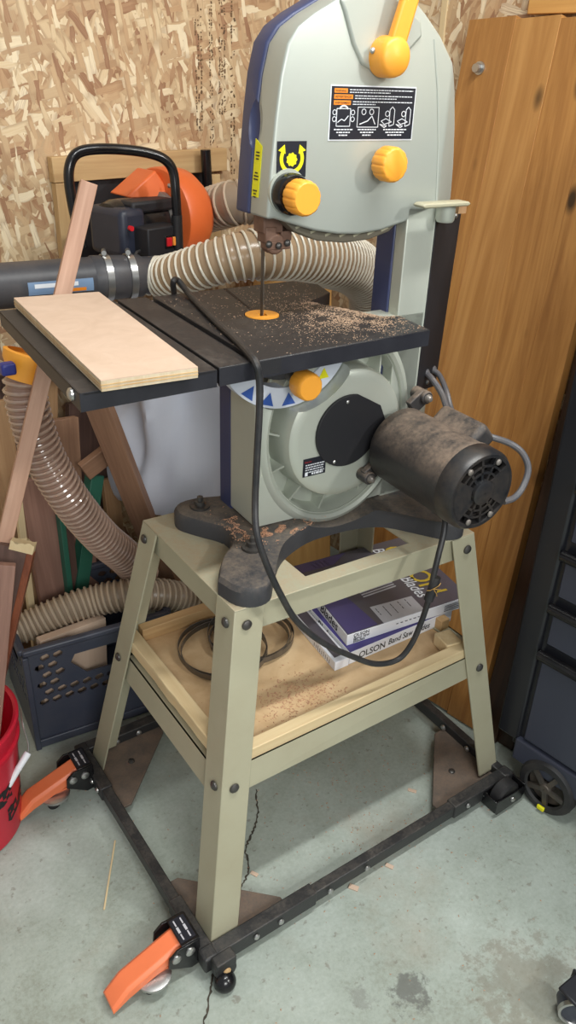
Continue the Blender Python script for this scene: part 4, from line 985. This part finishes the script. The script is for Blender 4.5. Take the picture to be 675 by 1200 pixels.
# blower
bw = thing('dust_collector', 'orange wall mounted dust collector blower with black motor and tube handle', 'dust collector', W(.2, .80, .90))
bc = W(.184, .70, .997); u = (-AX*.985 - NX*.17).normalized(); br_ = .102
hz = MB(); hz.lathe(bc, u, [(-.10, .001), (-.10, .05), (-.095, .062), (-.085, .080), (-.06, .097), (-.03, br_), (.0, br_), (.006, br_-.003), (.008, br_-.012), (.008, .001)], 56, ends=False)
obj('housing', hz, M['orange'], bw, smooth=40)
ch_ = MB(); pA_, pB_ = W(.17, .70, 1.075), W(.10, .72, 1.072); ch_.loft([[bc+V((0, 0, 1))*z+NX*y+AX*x for x, y, z in ((-.05, -.03, .04), (.02, -.03, .04), (.02, .05, .04), (-.05, .05, .04))], [bc+V((0, 0, 1))*z+NX*y+AX*x for x, y, z in ((-.095, -.02, .05), (-.02, -.02, .098), (-.02, .05, .098), (-.095, .05, .05))]])
obj('outlet', ch_, M['orange'], bw, .004)
bolts(bw, [bc+u*.008+(V((0, 0, math.sin(R(a))))+NX*(-math.cos(R(a))))*.086 for a in (20, 55, 95, 140, -30, -70, -120, 190)], u, .005, .004, M['zinc'])
m0 = bc+u*.008-V((0, 0, .004))-NX*.01
mo = MB(); mo.lathe(m0, u, [(0, .045), (.012, .046), (.014, .053), (.130, .053), (.148, .047), (.155, .034), (.155, .001)], 40, ends=False); bm_ = obj('motor', mo, M['blackgloss'], bw, smooth=40)
fr = u.to_track_quat('X', 'Z').to_matrix()
obj('motor_flange', MB().lathe(m0, u, [(0, .05), (0, .062), (.012, .062), (.018, .054)], 32), M['steel'], bm_)
obj('motor_shroud', MB().box(m0+u*.125+V((0, 0, -.006))-NX*.006, (.066, .108, .096), fr), M['navyblack'], bw, .014, 3)
obj('capacitor_box', MB().box(m0+u*.062+V((0, 0, .040))-NX*.018, (.115, .07, .024), fr), M['blackplate'], bw, .006)
sb = obj('switch_box', MB().box(m0+u*.072+V((0, 0, -.020))-NX*.072, (.090, .060, .056), fr), M['blackplate'], bw, .003)
sq = m0+u*.050+V((0, 0, -.022))-NX*.1025
obj('switch', MB().box(sq, (.034, .004, .026), fr), M['blackgloss'], sb, .001)
obj('off_button', MB().box(sq+u*.007-NX*.003, (.014, .005, .017), fr), M['swred'], sb, .001)
obj('on_button', MB().box(sq-u*.008-NX*.003, (.010, .005, .017), fr), M['swamber'], sb, .001)
obj('reset_button', MB().cyl(m0+u*.135+V((0, 0, .008))-NX*.068, m0+u*.135+V((0, 0, .008))-NX*.077, .005, seg=14), M['swred'], bm_)
obj('switch_cord', MB().tube(spline([m0+u*.12+V((0, 0, -.036))-NX*.08, m0+u*.134+V((0, 0, -.038))-NX*.085, m0+u*.144+V((0, 0, -.055))-NX*.085, m0+u*.145+V((0, 0, -.095))-NX*.08], 8), .003, 8), M['cord'], bw)
hp = [(-0.1271, 0.6090, 0.9692), (-0.1378, 0.6077, 1.0257), (-0.1438, 0.6070, 1.0871), (-0.1386, 0.6076, 1.1194), (-0.1227, 0.6096, 1.1379), (-0.0924, 0.6083, 1.1448), (-0.0365, 0.6101, 1.1438), (0.0190, 0.6068, 1.1371), (0.0544, 0.6011, 1.1246), (0.0707, 0.5981, 1.1010), (0.0723, 0.5932, 1.0567), (0.0743, 0.5935, 1.0038), (0.0740, 0.5934, 0.9391)]
hd = obj('tube_handle', MB().tube(spline(hp, 8), .0098, 14), M['blackgloss'], bw)
obj('handle_sleeve', MB().tube(spline([(0.0729, 0.5933, 1.0206), (0.0735, 0.5934, 0.9820), (0.0738, 0.5934, 0.9356)], 4), .0112, 14), M['black'], hd)
obj('rear_post', MB().cyl(W(.385, .79, .95), W(.375, .79, 1.12), .012, seg=16), M['blackgloss'], bw)

# pipe with clamps and label
pp = thing('dust_pipe', 'charcoal rubber dust pipe with two steel band clamps along the back wall', 'pipe', W(-.05, .6, .88))
P0, P1 = V((-0.3652, 0.5798, 0.9254)), V((-0.1106, 0.5708, 0.9159)); P2 = V((0.0060, 0.5549, 0.9146)); P0.z = P1.z+.004
obj('pipe', MB().tube([P0, P0.lerp(P1, .5), P1], .0415, 32), M['pipe'], pp)
dv = (P2-P1).normalized(); c = P1
cf = MB(); cf.lathe(P1-dv*.02, dv, [(0, .041), (.004, .044), (.10, .041), (.105, .037), (.17, .037)], 36); obj('rubber_cuff', cf, M['pipe'], pp, smooth=40)
for h, rr in ((.004, .0455), (.052, .0445)):
    cl = MB(); cl.lathe(P1+dv*h, dv, [(0, rr-.002), (0, rr), (.013, rr), (.013, rr-.002)], 40, ends=False); co = obj('band_clamp', cl, M['zinc'], pp)
    obj('clamp_screw', MB().cyl(P1+dv*h+V((0, 0, rr+.004))-NX*.012, P1+dv*(h+.012)+V((0, 0, rr+.004))+NX*.012, .005, seg=12), M['zinc'], co)
# curved label on the pipe
lb = MB(); ax = (P1-P0).normalized(); q0 = V((-0.2662, 0.5517, 0.9195)); t0 = (q0-P0).dot(ax); side = ax.cross(V((0, 0, 1))).normalized()
def onpipe(t_, a, rr=.0418): return P0+ax*t_+(side*math.cos(a)+V((0, 0, 1))*math.sin(a))*rr
def pipepatch(t_0, t_1, a_0, a_1, rr):
    m_ = MB(); n = 8; vs_ = [[m_.bm.verts.new(onpipe(t_, a_0+(a_1-a_0)*i/n, rr)) for i in range(n+1)] for t_ in (t_0, t_1)]
    for i in range(n): m_.bm.faces.new((vs_[0][i], vs_[1][i], vs_[1][i+1], vs_[0][i+1]))
    return m_
lab = obj('pipe_label', pipepatch(t0, t0+.125, -.30, .28, .0419), M['labelsky'], pp)
obj('label_word', pipepatch(t0+.012, t0+.060, .0, .18, .0423), M['labelwhite'], lab); obj('label_word', pipepatch(t0+.075, t0+.095, .0, .18, .0423), M['labelwhite'], lab); obj('label_word', pipepatch(t0+.075, t0+.11, -.26, -.10, .0423), M['labelorange'], lab)

def hose(name, label, pts, rad, pitch, wall, ribm, ribr, group=None, seg=28, ring=False):
    t = thing(name, label, 'hose', tuple(V(pts[len(pts)//2])-V((0, 0, (rad if not isinstance(rad, list) else rad[0])))), group=group)
    sp_ = resample(spline(pts, 14), pitch/4); n = len(sp_)
    rr = lambda i: rad if not isinstance(rad, list) else rad[min(len(rad)-1, int(i/n*(len(rad)-1)))]*(1-(i/n*(len(rad)-1)) % 1)+rad[min(len(rad)-1, int(i/n*(len(rad)-1))+1)]*((i/n*(len(rad)-1)) % 1)
    obj('hose_wall', MB().tube(sp_, [rr(i)-ribr*.3-ribr*.9*(.5-.5*math.cos(2*PI*(i/4))) for i in range(n)], seg), wall, t)
    fr_ = frames(sp_); hp_ = []; turns = n/4
    steps = int(turns*22)
    for k in range(steps):
        x = k/steps*(n-1); i = int(x); f_ = x-i; j = min(n-1, i+1); p = sp_[i].lerp(sp_[j], f_); X = fr_[i][0].lerp(fr_[j][0], f_); Y = fr_[i][1].lerp(fr_[j][1], f_); a = 2*PI*k/22; r_ = rr(x)-ribr*.15
        hp_.append(p+X*math.cos(a)*r_+Y*math.sin(a)*r_)
    obj('spiral_rib', MB().tube(hp_, ribr, 6), ribm, t)
    return t
hose('flexible_hose', 'clear tan ribbed hose curving behind the saw blade from the black pipe', [P1+dv*.10, V((0.0054, 0.5346, 0.9153)), V((0.0232, 0.4764, 0.9334)), V((0.0686, 0.4114, 0.9628)), V((0.1352, 0.3793, 0.9757)), V((0.2279, 0.3907, 0.9678)), V((0.3415, 0.4248, 0.9420)), V((0.4618, 0.4799, 0.9011)), V((0.5474, 0.5206, 0.8436)), V((0.5909, 0.5562, 0.7684)), V((0.5803, 0.5649, 0.6464))], [.038, .042, .052, .060, .061, .058, .054], .0155, M['hose'], M['rib'], .0026)
hose('flexible_hose', 'grey ribbed hose running from the orange blower behind the saw head', [bc-u*.085, bc-u*.14, V((0.2494, 0.6553, 1.0270)), V((0.3209, 0.6439, 1.0287)), V((0.4114, 0.6550, 1.0155))], .047, .015, M['hose3'], M['rib3'], .0028)
hose('flexible_hose', 'brown clear hose sagging from the yellow cuff past the leaning offcuts', [V((-0.3399, 0.3613, 0.8333)), V((-0.3477, 0.3603, 0.7971)), V((-0.3440, 0.3608, 0.7415)), V((-0.3281, 0.3627, 0.6634)), V((-0.2884, 0.3676, 0.5634)), V((-0.2244, 0.3956, 0.4489)), V((-0.1632, 0.4283, 0.3625)), V((-0.1111, 0.4548, 0.2814))], [.034, .035, .035, .035, .036, .037], .0125, M['hose2'], M['rib2'], .0034)
hose('flexible_hose', 'dull beige hose lying across the top of the blue crate', [V((-0.4235, 0.4518, 0.2480)), V((-0.3704, 0.4482, 0.2532)), V((-0.3046, 0.4361, 0.2705)), V((-0.2422, 0.4236, 0.2789)), V((-0.1773, 0.3913, 0.2896)), V((-0.1050, 0.3750, 0.2728)), V((-0.0259, 0.3746, 0.2251)), V((0.0604, 0.3802, 0.1475))], [.032, .033, .034, .034, .034], .0125, M['hose3'], M['rib3'], .0028)
cuf = thing('hose_cuff', 'yellow plastic hose cuff with blue clamp at the left under the table', 'hose cuff', V((-0.3404, 0.3612, 0.8408)))
q0, q1 = V((-0.3429, 0.3609, 0.8219)), V((-0.3273, 0.3628, 0.8606)); dq = (q1-q0).normalized()
obj('collar', MB().lathe(q0, dq, [(-.010, .034), (-.010, .0365), (.012, .038), (.02, .043), (.034, .045), (.036, .038)], 36, ends=False), M['yellow'], cuf)
obj('clamp', MB().box((-0.3808, 0.3260, 0.8475), (.024, .02, .02)), M['bluecuff'], cuf, .004)

# filter bag
fb = MB(); rings = []; bcn = W(.215, .615, 0)
for i in range(25):
    z = .33+.50*i/24; rr = .205*(1-.85*max(0, (abs(i-12)/12-.80)/.20)**2); ring = []
    for k in range(64):
        a = 2*PI*k/64; wv = .05*mnoise.noise(V((math.cos(a)*2.4+z*1.2, math.sin(a)*2.4, z*2.6))) + .020*math.sin(a*6+z*17)*(.4+.6*math.sin(a*2+1)**2) + .008*math.sin(a*13-z*15)*(.5+z)
        ring.append(bcn+V((math.cos(a)*(rr+wv), math.sin(a)*(rr+wv)*.82, z)))
    rings.append(ring)
fb.loft(rings); o = obj('filter_bag', fb, M['bag'], None, smooth=60, base=bcn+V((0, 0, .33))); tag(o, 'wrinkled white cloth filter bag hanging behind the saw stand', 'bag')

# milk crate
CR = R(-5.5)
cq = V((-0.4224, 0.3601, 0.0000)); cdx = V((math.cos(CR), math.sin(CR), 0)); cdy = V((-math.sin(CR), math.cos(CR), 0)); cw, cdp, chh = .31, .25, .255
crate = thing('milk_crate', 'dark blue plastic milk crate with diamond lattice on the floor at left', 'crate', cq)
def CP(x, y, z): return cq+cdx*x+cdy*y+V((0, 0, z))
rc = M4((cdx, cdy, V((0, 0, 1)))).transposed()
def cbx(x0, x1, y0, y1, z0, z1): return MB().box(CP((x0+x1)/2, (y0+y1)/2, (z0+z1)/2), (x1-x0, y1-y0, z1-z0), rc)
def lattice(px, nx, w_, y_flip):
    # a side panel with diamond holes and a hand hole, flat in local x-z
    mb = MB(); holes = []
    rows = 6
    for i in range(rows):
        for k in range(12):
            x = .030+k*.0265+(i % 2)*.013; z = .118+i*.0225
            if x > w_-.025: continue
            if abs(x-w_/2) < .082 and z > .148: continue
            holes.append([(x-.0105, z-.002), (x-.004, z-.0085), (x+.008, z-.005), (x+.0105, z+.002), (x+.004, z+.0085), (x-.008, z+.005)])
    holes.append([(w_/2-.052, .218), (w_/2-.062, .200), (w_/2-.03, .162), (w_/2+.03, .162), (w_/2+.062, .200), (w_/2+.052, .218)])
    mb.prism([(0, .0), (w_, .0), (w_, chh-.004), (0, chh-.004)], 0, .004, holes=holes)
    m = px; bmesh.ops.transform(mb.bm, matrix=m, verts=mb.bm.verts[:]); return mb
def pm(o, dx): z = V((0, 0, 1)); y = z.cross(dx); m = M4((dx, y, z)).transposed().to_4x4(); m.translation = o; return m
obj('side_panel', lattice(pm(CP(0, 0, 0), cdx), 1, cw, 0), M['crate'], crate)
obj('side_panel', lattice(pm(CP(0, cdp, 0), -cdy), 1, cdp, 0), M['crate'], crate)
obj('side_panel', lattice(pm(CP(cw, 0, 0), cdy), 1, cdp, 0), M['crate'], crate)
obj('side_panel', lattice(pm(CP(cw, cdp, 0), -cdx), 1, cw, 0), M['crate'], crate)
rm = MB()
for p, q in ((CP(0, 0, chh), CP(cw, 0, chh)), (CP(0, cdp, chh), CP(cw, cdp, chh)), (CP(0, 0, chh), CP(0, cdp, chh)), (CP(cw, 0, chh), CP(cw, cdp, chh))): rm.bar(p, q, .016, .014)
obj('rim', rm, M['crate'], crate, .004)
obj('crate_floor', cbx(.004, cw-.004, .004, cdp-.004, .004, .012), M['crate'], crate)
rbm = MB()
for x in (.004, cw-.004): rbm.bar(CP(x, -.004, .0), CP(x, -.004, chh-.008), .012, .010, cdy)
rbm.bar(CP(0, -.003, .012), CP(cw, -.003, .012), .006, .02, (0, 0, 1)); obj('corner_rib', rbm, M['crate'], crate, .002)

# offcuts standing in and behind the crate
def offcut(label, p, q, wd, th, mat, up=None, name='wood_offcut', jag=0):
    o = board(name, p, q, wd, th, mat, up=up or (NX), jag=jag, bevel=.001); tag(o, label, 'wood offcut'); return o
offcut('long square pinkish stick leaning across the front of the offcuts, taller than the saw table', (-0.4709, 0.2800, 0.4758), (-0.2158, 0.3300, 1.1220), .026, .024, M['stickwood'], name='wood_stick', up=(V((-.3, -1, .1))))
offcut('wide reddish brown plank standing behind the brown hose, left of the green edged board', (-0.2852, 0.5292, 0.0967), (-0.2862, 0.5895, 0.5129), .075, .020, M['maho'])
offcut('upright square ended mid brown plank below the corner of the table extension', (-0.2319, 0.5962, 0.0288), (-0.1833, 0.6626, 0.6020), .060, .020, M['brownwood'])
g_ = offcut('short board with green painted face standing in the crate', (-0.2473, 0.5439, 0.1702), (-0.1461, 0.6067, 0.4785), .032, .03, M['green'])
offcut('thin dark green edged strip between the brown planks', (-0.2605, 0.5272, 0.1857), (-0.2501, 0.5587, 0.4345), .012, .02, M['green'])
offcut('short tan stick lying diagonally under the table extension corner', (-0.1760, 0.5930, 0.4981), (-0.0739, 0.5954, 0.5502), .042, .02, M['brownwood'], up=NX)
offcut('long brown stud leaning at right of the offcuts against the white bag', (0.0689, 0.5424, -0.0917), (-0.1539, 0.5554, 0.7001), .050, .034, M['brownwood'], up=(AX+NX))
offcut('grey brown lath standing in shadow left of the long stud', (-0.1061, 0.5915, -0.0216), (-0.0859, 0.6746, 0.4256), .040, .016, M['tanwood'])
offcut('reddish plank between the green strip and the grey lath', (-0.2019, 0.5596, 0.0408), (-0.1871, 0.6218, 0.3867), .050, .02, M['maho'])
offcut('dark walnut strip right of the wide reddish plank', (-0.2504, 0.5385, 0.0756), (-0.2357, 0.5756, 0.4009), .026, .02, M['walnut'])
offcut('pale yellowish board behind the pinkish stick at the far left', (-0.3496, 0.5616, 0.1023), (-0.3271, 0.6449, 0.6749), .050, .02, M['tanwood'])
offcut('narrow pale strip leaning behind the broken topped board', (-0.3603, 0.4897, 0.1554), (-0.3316, 0.5638, 0.5354), .014, .014, M['pine'])
offcut('pale upright board just behind the yellow hose cuff', (-0.2426, 0.6956, 0.3677), (-0.1934, 0.7218, 0.7127), .055, .02, M['tanwood'])
offcut('dark brown plank at the left edge beneath the sagging hose', (-0.3633, 0.6506, 0.1976), (-0.2935, 0.7397, 0.6950), .10, .02, M['walnut'])
offcut('dark plank standing in shadow below the table extension', (-0.1603, 0.7259, -0.0892), (-0.0722, 0.7770, 0.5826), .13, .02, M['walnut'])
offcut('dark plank standing behind the crate at the far left', (-0.3810, 0.6585, -0.1111), (-0.3055, 0.7282, 0.3702), .22, .02, M['walnut'])
offcut('pale plank inside the crate seen through its lattice', (-0.3212, 0.3888, 0.0031), (-0.3053, 0.3957, 0.2518), .15, .02, M['plyface'])
# board with broken top in the bucket
bp, bq = V((-0.5383, 0.2350, 0.2064)), V((-0.4076, 0.2500, 0.5585))
bb = thing('broken_board', 'brown board with splintered pale top and copper stained edge leaning in the red bucket', 'wood offcut', bp)
d = (bq-bp).normalized(); sdv = V((0.80, -.45, .0)); sdv = (sdv-d*d.dot(sdv)).normalized(); nv = d.cross(sdv)
def slab(s0, s1, n0, n1, h0, h1, topj=0):
    mb = MB(); k = 10; A0 = [bp+sdv*(s0+(s1-s0)*i/k)+nv*n_+d*h0 for n_ in (n0,) for i in range(k+1)]+[bp+sdv*(s1-(s1-s0)*i/k)+nv*n1+d*h0 for i in range(k+1)]
    def tj(p): return d*(h1-h0+topj*(mnoise.noise(p*90)))
    B0 = [p+tj(p) for p in A0]; mb.loft([A0, B0]); return mb
Lb = (bq-bp).length
obj('face', slab(-.085, .0, -.010, .010, 0, Lb-.006), M['walnut'], bb)
obj('stained_edge', slab(.0, .012, -.011, .011, 0, Lb-.010), M['copper'], bb, .003)
obj('splintered_end', slab(-.03, .010, -.0105, .0105, Lb-.010, Lb+.006, .008), M['pine'], bb)
offcut('brown board at the left image edge standing in the red bucket', (-0.5551, 0.2000, 0.2030), (-0.4713, 0.2200, 0.5616), .06, .015, M['maho'], up=(-.4, -1, 0))

# bucket
bu = V((-.607, .246, 0)); bucket = thing('bucket', 'red plastic bucket with white grip at the left edge', 'bucket', bu)
pr = [(h*1.10, q*1.10) for h, q in [(0, .001), (0, .095), (.004, .100), (.19, .114), (.192, .119), (.198, .119), (.20, .1145), (.225, .1165), (.227, .1215), (.236, .122), (.238, .118), (.236, .1135), (.03, .098), (.02, .001)]]
obj('shell', MB().lathe(bu, (0, 0, 1), pr, 56, ends=False), M['red'], bucket, smooth=40)
ga, gb = V((-0.5296, 0.1600, 0.1367)), V((-0.4806, 0.1800, 0.1748))
wr_ = obj('bail_handle', MB().tube(spline([V((-0.4700, 0.2300, 0.2382)), V((-0.4771, 0.2000, 0.2239)), gb, ga, ga+(ga-gb)*.6+V((-.03, 0, .02))], 6), .0014, 8), M['zinc'], bucket)
gp = MB(); dg = (gb-ga).normalized(); gl = (gb-ga).length; gp.lathe(ga, dg, [(0, .004), (0, .0062), (.004, .0068), (gl*.5, .006), (gl*.52, .0068), (gl*.56, .006), (gl-.004, .0068), (gl, .0062), (gl, .003)], 18); obj('grip', gp, M['white'], wr_)

def bpatch(a0, a1, z0, z1):
    m_ = MB(); n = 7; rows_ = 5; g = []
    for i in range(rows_+1):
        z = z0+(z1-z0)*i/rows_; r_ = (.100+(z/1.10-.004)/.186*.014)*1.10+.0006
        g.append([m_.bm.verts.new(bu+V((math.cos(a)*r_, math.sin(a)*r_, z+random.uniform(-.004, .004)))) for a in [a0+(a1-a0)*(j+random.uniform(-.25, .25))/n for j in range(n+1)]])
    for i in range(rows_):
        for j in range(n):
            if random.random() < .72: m_.bm.faces.new((g[i][j], g[i][j+1], g[i+1][j+1], g[i+1][j]))
    return m_
for k, (a0, a1, z0, z1) in enumerate(((-.95, -.35, .055, .088), (-.5, -.05, .115, .150), (-1.3, -.8, .11, .145), (-.3, .1, .165, .185))): obj('worn_print', bpatch(a0, a1, z0, z1), M['ink'], bucket, recalc=False)
